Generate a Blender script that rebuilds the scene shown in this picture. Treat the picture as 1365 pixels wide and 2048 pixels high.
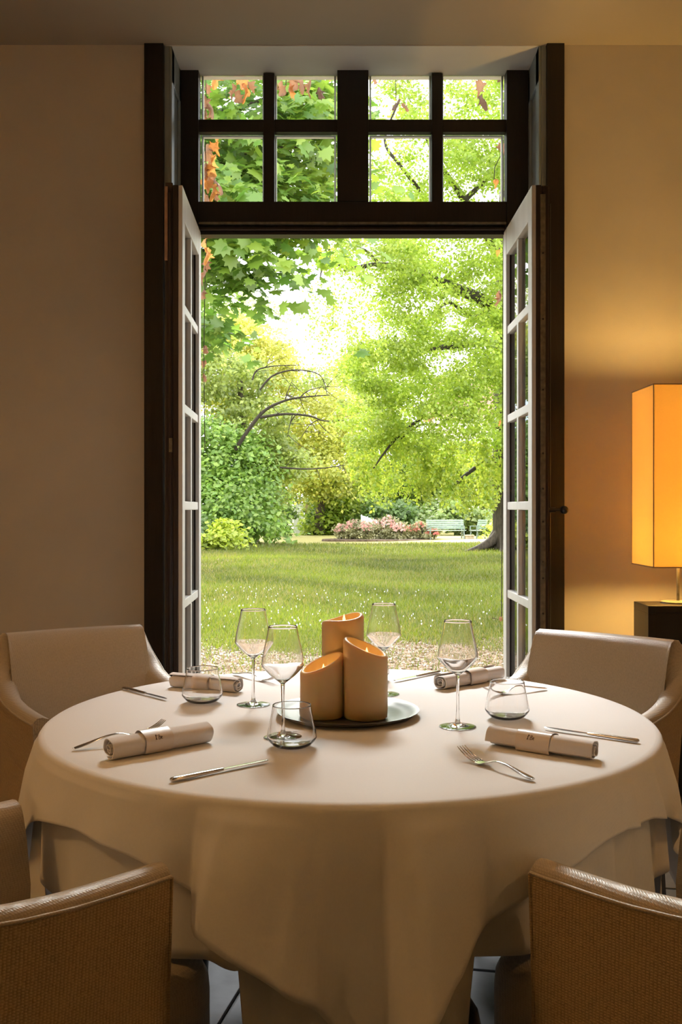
import bpy, bmesh, math, random
import numpy as np
from mathutils import Vector, Matrix

for o in list(bpy.data.objects):
    bpy.data.objects.remove(o, do_unlink=True)
scene = bpy.context.scene
COL = scene.collection
R = math.radians
FPX, HZ, CX, EYE = 1990.0, 1015.0, 682.5, 1.25     # focal length, horizon row, centre column (1365 x 2048), eye height


def P(px, py, y):
    """point at depth y (metres from the camera) that lies on image point px, py"""
    return Vector(((px - CX) / FPX * y, y, EYE - (py - HZ) / FPX * y))


# ------------------------------------------------------------------ camera
cam_d = bpy.data.cameras.new('camera')
cam = bpy.data.objects.new('camera', cam_d)
COL.objects.link(cam)
cam.location = (0, 0, EYE)
cam.rotation_euler = (R(90), 0, 0)
cam_d.sensor_fit = 'VERTICAL'
cam_d.sensor_height = 36.0
cam_d.sensor_width = 24.0
cam_d.lens = FPX / 2048 * 36.0
cam_d.shift_y = -9.0 / 2048
cam_d.clip_start = 0.05
cam_d.clip_end = 500
scene.camera = cam

# ------------------------------------------------------------------ sky, sun, exposure
world = bpy.data.worlds.new('sky')
scene.world = world
world.use_nodes = True
wn = world.node_tree.nodes
wl = world.node_tree.links
wn.clear()
w_out = wn.new('ShaderNodeOutputWorld')
w_bg = wn.new('ShaderNodeBackground')
w_tc = wn.new('ShaderNodeTexCoord')
w_no = wn.new('ShaderNodeTexNoise')
w_no.inputs['Scale'].default_value = 5.0
w_no.inputs['Detail'].default_value = 5.0
w_cr = wn.new('ShaderNodeValToRGB')
w_cr.color_ramp.elements[0].position = 0.36
w_cr.color_ramp.elements[0].color = (0.70, 0.84, 1.0, 1)
w_cr.color_ramp.elements[1].position = 0.50
w_cr.color_ramp.elements[1].color = (1.0, 0.985, 0.97, 1)
wl.new(w_tc.outputs['Generated'], w_no.inputs['Vector'])
wl.new(w_no.outputs['Fac'], w_cr.inputs['Fac'])
wl.new(w_cr.outputs['Color'], w_bg.inputs['Color'])
w_bg.inputs['Strength'].default_value = 2.7
wl.new(w_bg.outputs['Background'], w_out.inputs['Surface'])

sun_d = bpy.data.lights.new('sun', 'SUN')
sun_d.energy = 6.3
sun_d.angle = R(16)
sun_d.color = (1.0, 0.98, 0.95)
sun = bpy.data.objects.new('sun', sun_d)
COL.objects.link(sun)
SUN_EL, SUN_AZ = R(36), R(-4)          # sun stands over the garden, slightly left of straight ahead
_to_sun = Vector((math.sin(SUN_AZ) * math.cos(SUN_EL), math.cos(SUN_AZ) * math.cos(SUN_EL), math.sin(SUN_EL)))
sun.rotation_euler = _to_sun.to_track_quat('Z', 'Y').to_euler()
sun.location = (0, 20, 30)

vs = scene.view_settings
vs.view_transform = 'Standard'
vs.look = 'None'
vs.gamma = 1.0
vs.use_curve_mapping = False
vs.exposure = 0.6
scene.cycles.max_bounces = 14
scene.cycles.transparent_max_bounces = 16
scene.cycles.sample_clamp_indirect = 6.0
scene.cycles.use_denoising = True


# ------------------------------------------------------------------ helpers
def tag(o, label=None, cat=None, group=None, kind=None):
    if label: o['label'] = label
    if cat: o['category'] = cat
    if group: o['group'] = group
    if kind: o['kind'] = kind
    return o


def empty(name, loc=(0, 0, 0), rz=0.0):
    o = bpy.data.objects.new(name, None)
    COL.objects.link(o)
    o.location = loc
    o.rotation_euler = (0, 0, rz)
    o.empty_display_size = 0.05
    return o


def link(name, me, parent=None, mat=None, loc=None, rot=None):
    if mat is not None and not me.materials:
        me.materials.append(mat)
    o = bpy.data.objects.new(name, me)
    COL.objects.link(o)
    if parent is not None: o.parent = parent
    if loc is not None: o.location = loc
    if rot is not None: o.rotation_euler = rot
    return o


class MB:
    def __init__(self):
        self.v, self.f = [], []

    def add(self, vs_, fs_):
        n = len(self.v)
        self.v += [tuple(p) for p in vs_]
        self.f += [tuple(i + n for i in f) for f in fs_]
        return self

    def box(self, x0, x1, y0, y1, z0, z1):
        self.add([(x0, y0, z0), (x1, y0, z0), (x1, y1, z0), (x0, y1, z0), (x0, y0, z1), (x1, y0, z1), (x1, y1, z1), (x0, y1, z1)],
                 [(0, 3, 2, 1), (4, 5, 6, 7), (0, 1, 5, 4), (1, 2, 6, 5), (2, 3, 7, 6), (3, 0, 4, 7)])
        return self

    def bar(self, a, b, w, h, up=(0, 0, 1)):
        a, b = Vector(a), Vector(b)
        d = (b - a).normalized()
        s = d.cross(Vector(up))
        if s.length < 1e-4: s = d.cross(Vector((0, 1, 0)))
        s.normalize()
        u = s.cross(d)
        q = [s * w / 2 + u * h / 2, -s * w / 2 + u * h / 2, -s * w / 2 - u * h / 2, s * w / 2 - u * h / 2]
        self.add([a + k for k in q] + [b + k for k in q],
                 [(0, 1, 2, 3), (7, 6, 5, 4), (0, 4, 5, 1), (1, 5, 6, 2), (2, 6, 7, 3), (3, 7, 4, 0)])
        return self

    def tube(self, pts, r, n=8, cap=True):
        pts = [Vector(p) for p in pts]
        m = len(pts)
        rr = [r] * m if not hasattr(r, '__len__') else list(r)
        ring, prev = [], None
        for i, p in enumerate(pts):
            d = (pts[min(i + 1, m - 1)] - pts[max(i - 1, 0)]).normalized()
            if prev is None:
                s = d.cross(Vector((0, 0, 1)))
                if s.length < 1e-3: s = d.cross(Vector((0, 1, 0)))
            else:
                s = prev - d * prev.dot(d)
                if s.length < 1e-4: s = d.cross(Vector((0, 0, 1)))
            s.normalize()
            prev = s
            u = d.cross(s)
            ring.append([p + (s * math.cos(2 * math.pi * k / n) + u * math.sin(2 * math.pi * k / n)) * rr[i] for k in range(n)])
        V = [q for g in ring for q in g]
        F = []
        for i in range(m - 1):
            for k in range(n):
                a, b = i * n + k, i * n + (k + 1) % n
                F.append((a, b, b + n, a + n))
        if cap:
            F.append(tuple(range(n))[::-1])
            F.append(tuple((m - 1) * n + k for k in range(n)))
        return self.add(V, F)

    def lathe(self, prof, n=32, c=(0, 0, 0), close=False):
        V, F = [], []
        m = len(prof)
        for r, z in prof:
            for k in range(n):
                a = 2 * math.pi * k / n
                V.append((c[0] + r * math.cos(a), c[1] + r * math.sin(a), c[2] + z))
        mm = m if close else m - 1
        for i in range(mm):
            j = (i + 1) % m
            for k in range(n):
                k2 = (k + 1) % n
                F.append((i * n + k, i * n + k2, j * n + k2, j * n + k))
        if not close:
            if prof[0][0] > 1e-5: F.append(tuple(range(n))[::-1])
            if prof[-1][0] > 1e-5: F.append(tuple((m - 1) * n + k for k in range(n)))
        return self.add(V, F)

    def mesh(self, name, bevel=0.0, smooth=0.0, segs=2, weld=True):
        me = bpy.data.meshes.new(name)
        me.from_pydata(self.v, [], self.f)
        bm = bmesh.new()
        bm.from_mesh(me)
        if weld: bmesh.ops.remove_doubles(bm, verts=bm.verts, dist=1e-6)
        bmesh.ops.recalc_face_normals(bm, faces=bm.faces)
        if bevel > 0:
            bmesh.ops.bevel(bm, geom=list(bm.edges), offset=bevel, segments=segs, profile=0.6, affect='EDGES', clamp_overlap=True)
        bm.to_mesh(me)
        bm.free()
        if smooth > 0:
            me.polygons.foreach_set('use_smooth', [True] * len(me.polygons))
            if smooth < 179: me.set_sharp_from_angle(angle=R(smooth))
        me.update()
        return me

    def build(self, name, mat, parent=None, bevel=0.0, smooth=0.0, segs=2, loc=None, rot=None, weld=True):
        return link(name, self.mesh(name, bevel, smooth, segs, weld), parent, mat, loc, rot)


def np_mesh(name, V, F, cols=None, smooth=False):
    """V (n,3), F (m,k) all faces with k corners"""
    me = bpy.data.meshes.new(name)
    V = np.ascontiguousarray(V, np.float32)
    F = np.ascontiguousarray(F, np.int32)
    m, k = F.shape
    me.vertices.add(len(V))
    me.vertices.foreach_set('co', V.ravel())
    me.loops.add(m * k)
    me.loops.foreach_set('vertex_index', F.ravel())
    me.polygons.add(m)
    me.polygons.foreach_set('loop_start', np.arange(0, m * k, k, dtype=np.int32))
    me.polygons.foreach_set('loop_total', np.full(m, k, np.int32))
    if smooth: me.polygons.foreach_set('use_smooth', np.ones(m, bool))
    if cols is not None:
        at = me.color_attributes.new('tint', 'FLOAT_COLOR', 'POINT')
        c4 = np.ones((len(V), 4), np.float32)
        c4[:, :3] = cols
        at.data.foreach_set('color', c4.ravel())
    me.update(calc_edges=True)
    return me


# ------------------------------------------------------------------ materials
MATS = {}


def nodes_of(name):
    m = bpy.data.materials.new(name)
    m.use_nodes = True
    nt = m.node_tree
    b = nt.nodes.get('Principled BSDF')
    return m, nt, b


def pm(name, col, rough=0.5, metal=0.0, var=0.0, vscale=8.0, bump=0.0, bscale=60.0, stretch=(1, 1, 1), spec=0.5, sheen=0.0, coat=0.0, detail=4.0):
    if name in MATS: return MATS[name]
    m, nt, b = nodes_of(name)
    b.inputs['Base Color'].default_value = (*col, 1)
    b.inputs['Roughness'].default_value = rough
    b.inputs['Metallic'].default_value = metal
    b.inputs['Specular IOR Level'].default_value = spec
    b.inputs['Sheen Weight'].default_value = sheen
    b.inputs['Coat Weight'].default_value = coat
    if var > 0 or bump > 0:
        tc = nt.nodes.new('ShaderNodeTexCoord')
        mp = nt.nodes.new('ShaderNodeMapping')
        mp.inputs['Scale'].default_value = stretch
        nt.links.new(tc.outputs['Object'], mp.inputs['Vector'])
    if var > 0:
        no = nt.nodes.new('ShaderNodeTexNoise')
        no.inputs['Scale'].default_value = vscale
        no.inputs['Detail'].default_value = detail
        nt.links.new(mp.outputs['Vector'], no.inputs['Vector'])
        cr = nt.nodes.new('ShaderNodeValToRGB')
        cr.color_ramp.elements[0].position = 0.3
        cr.color_ramp.elements[1].position = 0.7
        cr.color_ramp.elements[0].color = (*[max(0, c * (1 - var)) for c in col], 1)
        cr.color_ramp.elements[1].color = (*[min(1, c * (1 + var)) for c in col], 1)
        nt.links.new(no.outputs['Fac'], cr.inputs['Fac'])
        nt.links.new(cr.outputs['Color'], b.inputs['Base Color'])
    if bump > 0:
        n2 = nt.nodes.new('ShaderNodeTexNoise')
        n2.inputs['Scale'].default_value = bscale
        n2.inputs['Detail'].default_value = 5.0
        nt.links.new(mp.outputs['Vector'], n2.inputs['Vector'])
        bp = nt.nodes.new('ShaderNodeBump')
        bp.inputs['Strength'].default_value = bump
        bp.inputs['Distance'].default_value = 0.01
        nt.links.new(n2.outputs['Fac'], bp.inputs['Height'])
        nt.links.new(bp.outputs['Normal'], b.inputs['Normal'])
    MATS[name] = m
    return m


def weave_mat(name, col, rough, scale, bump, var=0.12, spec=0.5, sheen=0.0, slub=0.0):
    """woven cloth: crossed threads as fine relief, slight thread colour change"""
    m, nt, b = nodes_of(name)
    L = nt.links.new
    tc = nt.nodes.new('ShaderNodeTexCoord')
    waves = []
    for d, diag in (('X', (1, 1, 0)), ('Z', (0, 0, 1))):
        mp = nt.nodes.new('ShaderNodeMapping')
        if d == 'X': mp.inputs['Rotation'].default_value = (0, 0, R(45))
        L(tc.outputs['Object'], mp.inputs['Vector'])
        w = nt.nodes.new('ShaderNodeTexWave')
        w.wave_type = 'BANDS'
        w.bands_direction = d
        w.inputs['Scale'].default_value = scale
        w.inputs['Distortion'].default_value = 1.2
        w.inputs['Detail'].default_value = 2.0
        w.inputs['Detail Scale'].default_value = 0.6
        L(mp.outputs['Vector'], w.inputs['Vector'])
        waves.append(w)
    mx = nt.nodes.new('ShaderNodeMath')
    mx.operation = 'MULTIPLY'
    L(waves[0].outputs['Fac'], mx.inputs[0])
    L(waves[1].outputs['Fac'], mx.inputs[1])
    no = nt.nodes.new('ShaderNodeTexNoise')
    no.inputs['Scale'].default_value = 240.0
    no.inputs['Detail'].default_value = 3.0
    mp2 = nt.nodes.new('ShaderNodeMapping')
    mp2.inputs['Scale'].default_value = (1, 1, 0.7)
    L(tc.outputs['Object'], mp2.inputs['Vector'])
    L(mp2.outputs['Vector'], no.inputs['Vector'])
    ad = nt.nodes.new('ShaderNodeMath')
    ad.operation = 'MULTIPLY_ADD'
    ad.inputs[1].default_value = 1.2
    L(no.outputs['Fac'], ad.inputs[0])
    L(mx.outputs[0], ad.inputs[2])
    cr = nt.nodes.new('ShaderNodeValToRGB')
    cr.color_ramp.elements[0].position = 0.45
    cr.color_ramp.elements[1].position = 1.25 / 1.4
    cr.color_ramp.elements[0].color = (*[c * (1 - var) for c in col], 1)
    cr.color_ramp.elements[1].color = (*[min(1, c * (1 + var)) for c in col], 1)
    L(ad.outputs[0], cr.inputs['Fac'])
    L(cr.outputs['Color'], b.inputs['Base Color'])
    bp = nt.nodes.new('ShaderNodeBump')
    bp.inputs['Strength'].default_value = bump
    bp.inputs['Distance'].default_value = 0.002
    L(ad.outputs[0], bp.inputs['Height'])
    L(bp.outputs['Normal'], b.inputs['Normal'])
    b.inputs['Roughness'].default_value = rough
    b.inputs['Specular IOR Level'].default_value = spec
    b.inputs['Sheen Weight'].default_value = sheen
    return m


def glass_mat(name, rough=0.0, ior=1.5, col=(1, 1, 1)):
    m = bpy.data.materials.new(name)
    m.use_nodes = True
    nt = m.node_tree
    nt.nodes.clear()
    o = nt.nodes.new('ShaderNodeOutputMaterial')
    g = nt.nodes.new('ShaderNodeBsdfGlass')
    g.inputs['IOR'].default_value = ior
    g.inputs['Roughness'].default_value = rough
    g.inputs['Color'].default_value = (*col, 1)
    nt.links.new(g.outputs[0], o.inputs['Surface'])
    return m


def pane_mat(name, tint=(0.95, 0.97, 0.96)):
    """flat window glass: lets light straight through, mirrors at its Fresnel share"""
    m = bpy.data.materials.new(name)
    m.use_nodes = True
    nt = m.node_tree
    nt.nodes.clear()
    o = nt.nodes.new('ShaderNodeOutputMaterial')
    t = nt.nodes.new('ShaderNodeBsdfTransparent')
    t.inputs['Color'].default_value = (*tint, 1)
    g = nt.nodes.new('ShaderNodeBsdfGlossy')
    g.inputs['Roughness'].default_value = 0.0
    f = nt.nodes.new('ShaderNodeFresnel')
    f.inputs['IOR'].default_value = 1.5
    mx = nt.nodes.new('ShaderNodeMixShader')
    nt.links.new(f.outputs[0], mx.inputs[0])
    nt.links.new(t.outputs[0], mx.inputs[1])
    nt.links.new(g.outputs[0], mx.inputs[2])
    nt.links.new(mx.outputs[0], o.inputs['Surface'])
    return m


def leaf_mat(name, col=None, trans=0.5, gloss=0.06):
    """leaf blade: scatters light back and lets it through; colour from each leaf's own tint"""
    m = bpy.data.materials.new(name)
    m.use_nodes = True
    nt = m.node_tree
    nt.nodes.clear()
    L = nt.links.new
    o = nt.nodes.new('ShaderNodeOutputMaterial')
    d = nt.nodes.new('ShaderNodeBsdfDiffuse')
    t = nt.nodes.new('ShaderNodeBsdfTranslucent')
    g = nt.nodes.new('ShaderNodeBsdfGlossy')
    g.inputs['Roughness'].default_value = 0.45
    if col is None:
        a = nt.nodes.new('ShaderNodeAttribute')
        a.attribute_name = 'tint'
        src = a.outputs['Color']
    else:
        tc = nt.nodes.new('ShaderNodeTexCoord')
        no = nt.nodes.new('ShaderNodeTexNoise')
        no.inputs['Scale'].default_value = 30
        L(tc.outputs['Object'], no.inputs['Vector'])
        cr = nt.nodes.new('ShaderNodeValToRGB')
        cr.color_ramp.elements[0].position, cr.color_ramp.elements[1].position = 0.3, 0.7
        cr.color_ramp.elements[0].color = (*[c * 0.7 for c in col], 1)
        cr.color_ramp.elements[1].color = (*[min(1, c * 1.25) for c in col], 1)
        L(no.outputs['Fac'], cr.inputs['Fac'])
        src = cr.outputs['Color']
    L(src, d.inputs['Color'])
    L(src, t.inputs['Color'])
    m1 = nt.nodes.new('ShaderNodeMixShader')
    m1.inputs[0].default_value = trans
    L(d.outputs[0], m1.inputs[1])
    L(t.outputs[0], m1.inputs[2])
    m2 = nt.nodes.new('ShaderNodeMixShader')
    m2.inputs[0].default_value = gloss
    L(m1.outputs[0], m2.inputs[1])
    L(g.outputs[0], m2.inputs[2])
    L(m2.outputs[0], o.inputs['Surface'])
    return m


def emit_mat(name, col, s):
    m = bpy.data.materials.new(name)
    m.use_nodes = True
    nt = m.node_tree
    nt.nodes.clear()
    o = nt.nodes.new('ShaderNodeOutputMaterial')
    e = nt.nodes.new('ShaderNodeEmission')
    e.inputs['Color'].default_value = (*col, 1)
    e.inputs['Strength'].default_value = s
    nt.links.new(e.outputs[0], o.inputs['Surface'])
    return m


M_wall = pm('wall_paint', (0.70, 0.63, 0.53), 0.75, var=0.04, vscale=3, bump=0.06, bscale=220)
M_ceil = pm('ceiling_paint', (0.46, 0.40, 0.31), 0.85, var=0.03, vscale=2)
M_soffit = pm('soffit_paint', (0.80, 0.77, 0.72), 0.7, var=0.03, vscale=4)
M_dark = pm('dark_brown_paint', (0.011, 0.0065, 0.006), 0.45, var=0.35, vscale=14, stretch=(6, 6, 0.5), bump=0.1, bscale=30)
M_brown = pm('worn_brown_paint', (0.022, 0.011, 0.008), 0.45, var=0.4, vscale=20, stretch=(8, 8, 0.4), bump=0.12, bscale=40)
M_panel = pm('grey_blue_panel_paint', (0.27, 0.31, 0.32), 0.35, var=0.08, vscale=5)
M_white = pm('white_joinery_paint', (0.62, 0.60, 0.56), 0.45, var=0.06, vscale=12, stretch=(1, 1, 0.2))
M_chip = pm('bare_chipped_wood', (0.42, 0.26, 0.17), 0.7, var=0.25, vscale=25)
M_iron = pm('old_iron', (0.20, 0.18, 0.14), 0.45, metal=0.8, var=0.3, vscale=40)
M_knob = pm('dark_iron_knob', (0.05, 0.05, 0.05), 0.3, metal=0.9)
M_pane = pane_mat('window_glass')
M_cloth = weave_mat('white_table_linen', (0.78, 0.77, 0.76), 0.75, 260, 0.10, var=0.02, spec=0.25, sheen=0.15)
M_under = weave_mat('under_table_linen', (0.72, 0.71, 0.69), 0.8, 260, 0.10, var=0.02, spec=0.2, sheen=0.1)
M_nap = weave_mat('napkin_linen', (0.76, 0.72, 0.70), 0.8, 330, 0.12, var=0.02, spec=0.25, sheen=0.1)
M_band = pm('napkin_paper_band', (0.74, 0.66, 0.60), 0.28, spec=0.6)
M_ink = pm('brown_ink', (0.08, 0.045, 0.03), 0.5, var=0.05)
M_fab = weave_mat('beige_chair_linen', (0.44, 0.37, 0.275), 0.40, 80, 0.30, var=0.10, spec=0.55, sheen=0.25)
M_fabo = weave_mat('beige_chair_canvas', (0.42, 0.31, 0.18), 0.62, 68, 0.45, var=0.20, spec=0.35, sheen=0.15)
M_leg = pm('dark_stained_wood', (0.022, 0.015, 0.012), 0.35, var=0.3, vscale=20, stretch=(5, 5, 0.5))
M_black = pm('black_lacquer', (0.010, 0.008, 0.008), 0.3, var=0.3, vscale=9)
M_steel = pm('polished_cutlery_steel', (0.62, 0.58, 0.55), 0.16, metal=1.0, var=0.03, vscale=30)
M_glass = glass_mat('clear_crystal')
M_tray = pm('dark_pewter_tray', (0.13, 0.135, 0.13), 0.42, metal=0.75, var=0.2, vscale=16)
M_floor = pm('grey_stone_tile', (0.15, 0.157, 0.17), 0.75, var=0.16, vscale=9, bump=0.12, bscale=30, spec=0.12)
M_grout = pm('dark_grout', (0.03, 0.032, 0.036), 0.8, var=0.2, vscale=40)
M_top = pm('table_wood', (0.22, 0.15, 0.09), 0.6, var=0.2, vscale=12, stretch=(1, 8, 1))
M_bark = pm('grey_brown_bark', (0.085, 0.065, 0.048), 0.9, var=0.45, vscale=9, bump=0.8, bscale=14, stretch=(2, 2, 0.5))
M_twig = pm('dark_twig_bark', (0.045, 0.034, 0.024), 0.9, var=0.3, vscale=12)
M_leaf = leaf_mat('living_leaf')
# wax
M_wax, _nt, _b = nodes_of('honey_candle_wax')
_b.inputs['Base Color'].default_value = (0.80, 0.56, 0.27, 1)
_b.inputs['Roughness'].default_value = 0.38
_b.inputs['Subsurface Weight'].default_value = 0.4
_b.inputs['Subsurface Radius'].default_value = (0.03, 0.014, 0.005)
_b.inputs['Subsurface Scale'].default_value = 0.6
_n = _nt.nodes.new('ShaderNodeTexNoise')
_n.inputs['Scale'].default_value = 9
_r = _nt.nodes.new('ShaderNodeValToRGB')
_r.color_ramp.elements[0].color = (0.64, 0.45, 0.21, 1)
_r.color_ramp.elements[1].color = (0.74, 0.55, 0.29, 1)
_t = _nt.nodes.new('ShaderNodeTexCoord')
_nt.links.new(_t.outputs['Object'], _n.inputs['Vector'])
_nt.links.new(_n.outputs['Fac'], _r.inputs['Fac'])
_nt.links.new(_r.outputs['Color'], _b.inputs['Base Color'])
# lamp shade cloth
M_shade = bpy.data.materials.new('amber_shade_cloth')
M_shade.use_nodes = True
_nt = M_shade.node_tree
_nt.nodes.clear()
_o = _nt.nodes.new('ShaderNodeOutputMaterial')
_d = _nt.nodes.new('ShaderNodeBsdfDiffuse')
_d.inputs['Color'].default_value = (0.66, 0.52, 0.30, 1)
_tr = _nt.nodes.new('ShaderNodeBsdfTranslucent')
_n = _nt.nodes.new('ShaderNodeTexNoise')
_n.inputs['Scale'].default_value = 160
_t = _nt.nodes.new('ShaderNodeTexCoord')
_r = _nt.nodes.new('ShaderNodeValToRGB')
_r.color_ramp.elements[0].color = (0.72, 0.56, 0.26, 1)
_r.color_ramp.elements[1].color = (0.80, 0.64, 0.31, 1)
_nt.links.new(_t.outputs['Object'], _n.inputs['Vector'])
_nt.links.new(_n.outputs['Fac'], _r.inputs['Fac'])
_nt.links.new(_r.outputs['Color'], _tr.inputs['Color'])
_m = _nt.nodes.new('ShaderNodeMixShader')
_m.inputs[0].default_value = 0.42
_nt.links.new(_d.outputs[0], _m.inputs[1])
_nt.links.new(_tr.outputs[0], _m.inputs[2])
_nt.links.new(_m.outputs[0], _o.inputs['Surface'])

# ================================================================== THE ROOM
YW, YG = 4.69, 5.0            # room face of the window wall, plane of the window
ZC = 3.43                     # ceiling
XL, XR = -0.81, 0.945         # sides of the window recess
RX, RYB = 3.4, -3.4           # room half width, rear wall


def struct(o, label, cat=None):
    return tag(o, label, cat, kind='structure')


# floor: stone tiles laid diagonally over dark joints
floor = struct(MB().box(-RX, RX, RYB, 5.02, -0.06, -0.012).build('floor', M_grout), 'dark joint bed of the grey stone tile floor', 'floor')
TS, TG = 0.70, 0.013
tile_me = MB().box(-TS / 2 + TG / 2, TS / 2 - TG / 2, -TS / 2 + TG / 2, TS / 2 - TG / 2, -0.012, 0.0).mesh('tile', bevel=0.003)
tile_me.materials.append(M_floor)
ang = R(-11)
ca, sa = math.cos(ang), math.sin(ang)
for i in range(-9, 10):
    for j in range(-9, 10):
        x = 0.060 + ca * i * TS - sa * j * TS
        y = 2.394 + sa * i * TS + ca * j * TS
        if abs(x) < RX - 0.46 and 0.4 < y < 4.55:
            t = link('tile', tile_me, floor, loc=(x, y, 0), rot=(0, 0, ang))

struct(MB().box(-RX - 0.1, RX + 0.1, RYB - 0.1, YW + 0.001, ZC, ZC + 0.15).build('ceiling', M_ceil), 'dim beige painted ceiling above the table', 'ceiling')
wb = MB().box(-RX, -0.925, YW, 5.12, -0.06, ZC + 0.15).box(1.05, RX, YW, 5.12, -0.06, ZC + 0.15).box(-0.925, 1.05, YW + .03, 5.12, ZC + 0.02, ZC + 0.15)
struct(wb.build('wall_back', M_wall), 'beige painted wall on both sides of the tall window', 'wall')
struct(MB().box(-RX - 0.1, -RX, RYB, 5.12, -0.06, ZC).build('wall_left', M_wall), 'beige side wall beyond the picture, left of the table', 'wall')
struct(MB().box(RX, RX + 0.1, RYB, 5.12, -0.06, ZC).build('wall_right', M_wall), 'beige side wall beyond the picture, right of the lamp', 'wall')
struct(MB().box(-RX, RX, RYB - 0.1, RYB, -0.06, ZC).build('wall_front', M_wall), 'beige wall behind the viewer', 'wall')

# casing boards on the wall face, and the panelled recess
n_trim = 0


def trim(mb, mat, label, bevel=0.002):
    global n_trim
    n_trim += 1
    return struct(mb.build('trim_%d' % n_trim, mat, bevel=bevel), label, 'trim')


trim(MB().box(-0.925, -0.835, YW - 0.02, YG + .05, 0, ZC), M_dark, 'dark brown casing post along the left of the window recess')
trim(MB().box(0.968, 1.05, YW - 0.02, YG + .05, 0, ZC), M_dark, 'dark brown casing post along the right of the window recess')
trim(MB().box(XL - .02, XR + .02, YW + 0.001, 5.06, ZC - 0.004, ZC + 0.03), M_soffit, 'pale soffit above the transom window', 0)
for sx, X0, lab in ((1, XL, 'grey blue panelled lining on the left side of the window recess'), (-1, XR, 'grey blue panelled lining on the right side of the window recess')):
    # lining with a raised rim and a sunk field
    a, b = sorted((X0, X0 - sx * 0.024))
    t = trim(MB().box(a, b, YW + 0.0, YG - 0.03, 0.0, ZC - 0.005), M_panel, lab)
    m = MB()
    a, b = sorted((X0, X0 + sx * 0.012))
    for z0, z1 in ((ZC - 0.17, ZC - 0.006), (2.45, 2.62), (0.0, 0.14)):
        m.box(a, b, YW + .002, YG - .04, z0, z1)
    for y0, y1 in ((YW + .002, YW + .075), (YG - .085, YG - .04)):
        m.box(a, b, y0, y1, 0.0, ZC - 0.006)
    m.build('panel_frame', M_panel, t, bevel=0.004)

# fixed window: transom lights over the open pair of leaves
W = struct(empty('window_1', (0.065, YG, 0)), 'dark framed transom window of eight panes above the open leaves', 'window')


def wpart(name, x0, x1, y0, y1, z0, z1, mat, bev=0.003, parent=W):
    return MB().box(x0 - 0.065, x1 - 0.065, y0 - YG, y1 - YG, z0, z1).build(name, mat, parent, bevel=bev)


zx = lambda py: EYE - (py - HZ) / FPX * YG
xx = lambda px: (px - CX) / FPX * YG
Yi, Yo = YG - 0.03, YG + 0.03
wpart('frame_post', XL, xx(400), Yi - .02, Yo, 0, ZC, M_dark)
wpart('frame_post', xx(1011), XR, Yi - .02, Yo, 0, ZC, M_dark)
wpart('mullion', xx(675), xx(737), Yi - .02, Yo, zx(408), ZC, M_dark)
wpart('transom_bar', xx(400), xx(1011), Yi - .02, Yo, zx(452), zx(409), M_dark)
for k, (ya, yb, dy, mt) in enumerate(((452, 457, .045, M_iron), (457, 463, .02, M_dark), (463, 467, .04, M_brown), (467, 474, .015, M_dark))):
    wpart('transom_moulding', xx(402), xx(1009), Yi - dy + .0, Yo, zx(yb), zx(ya), mt, 0.002)
for g0, g1, ga, gb in ((403, 672, 528, 550), (740, 1008, 863, 885)):
    wpart('muntin', xx(ga), xx(gb), Yi, Yo - .01, zx(409), ZC - .01, M_dark)
    wpart('muntin', xx(g0) - .01, xx(ga), Yi + .002, Yo - .012, zx(268), zx(243), M_dark)
    wpart('muntin', xx(gb), xx(g1) + .01, Yi + .002, Yo - .012, zx(268), zx(243), M_dark)
    for a, b in ((g0, ga), (gb, g1)):
        for t, bt in ((150, 243), (268, 408)):
            wpart('pane', xx(a) - .008, xx(b) + .008, YG + .016, YG + .020, zx(bt) - .008, zx(t) + .008 if t > 200 else ZC - .0045, M_pane, 0)
            # white outdoor glazing bead round each pane
            m = MB()
            x0, x1, z0, z1 = xx(a) - .065 - .001, xx(b) - .065 + .001, zx(bt) - .001, zx(t) + .001
            w = 0.009
            if t < 200: z1 = ZC - .0045
            for bx_ in ((x0, x0 + w, z0, z1), (x1 - w, x1, z0, z1), (x0 + w, x1 - w, z0, z0 + w), (x0 + w, x1 - w, z1 - w, z1))[:3 if t < 200 else 4]:
                m.box(bx_[0], bx_[1], .021, .045, bx_[2], bx_[3])
            m.build('glazing_bead', M_white, W)
# outer cill and threshold
wpart('threshold', XL, XR, YG - .06, YG + .16, -0.03, 0.012, M_brown)


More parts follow.
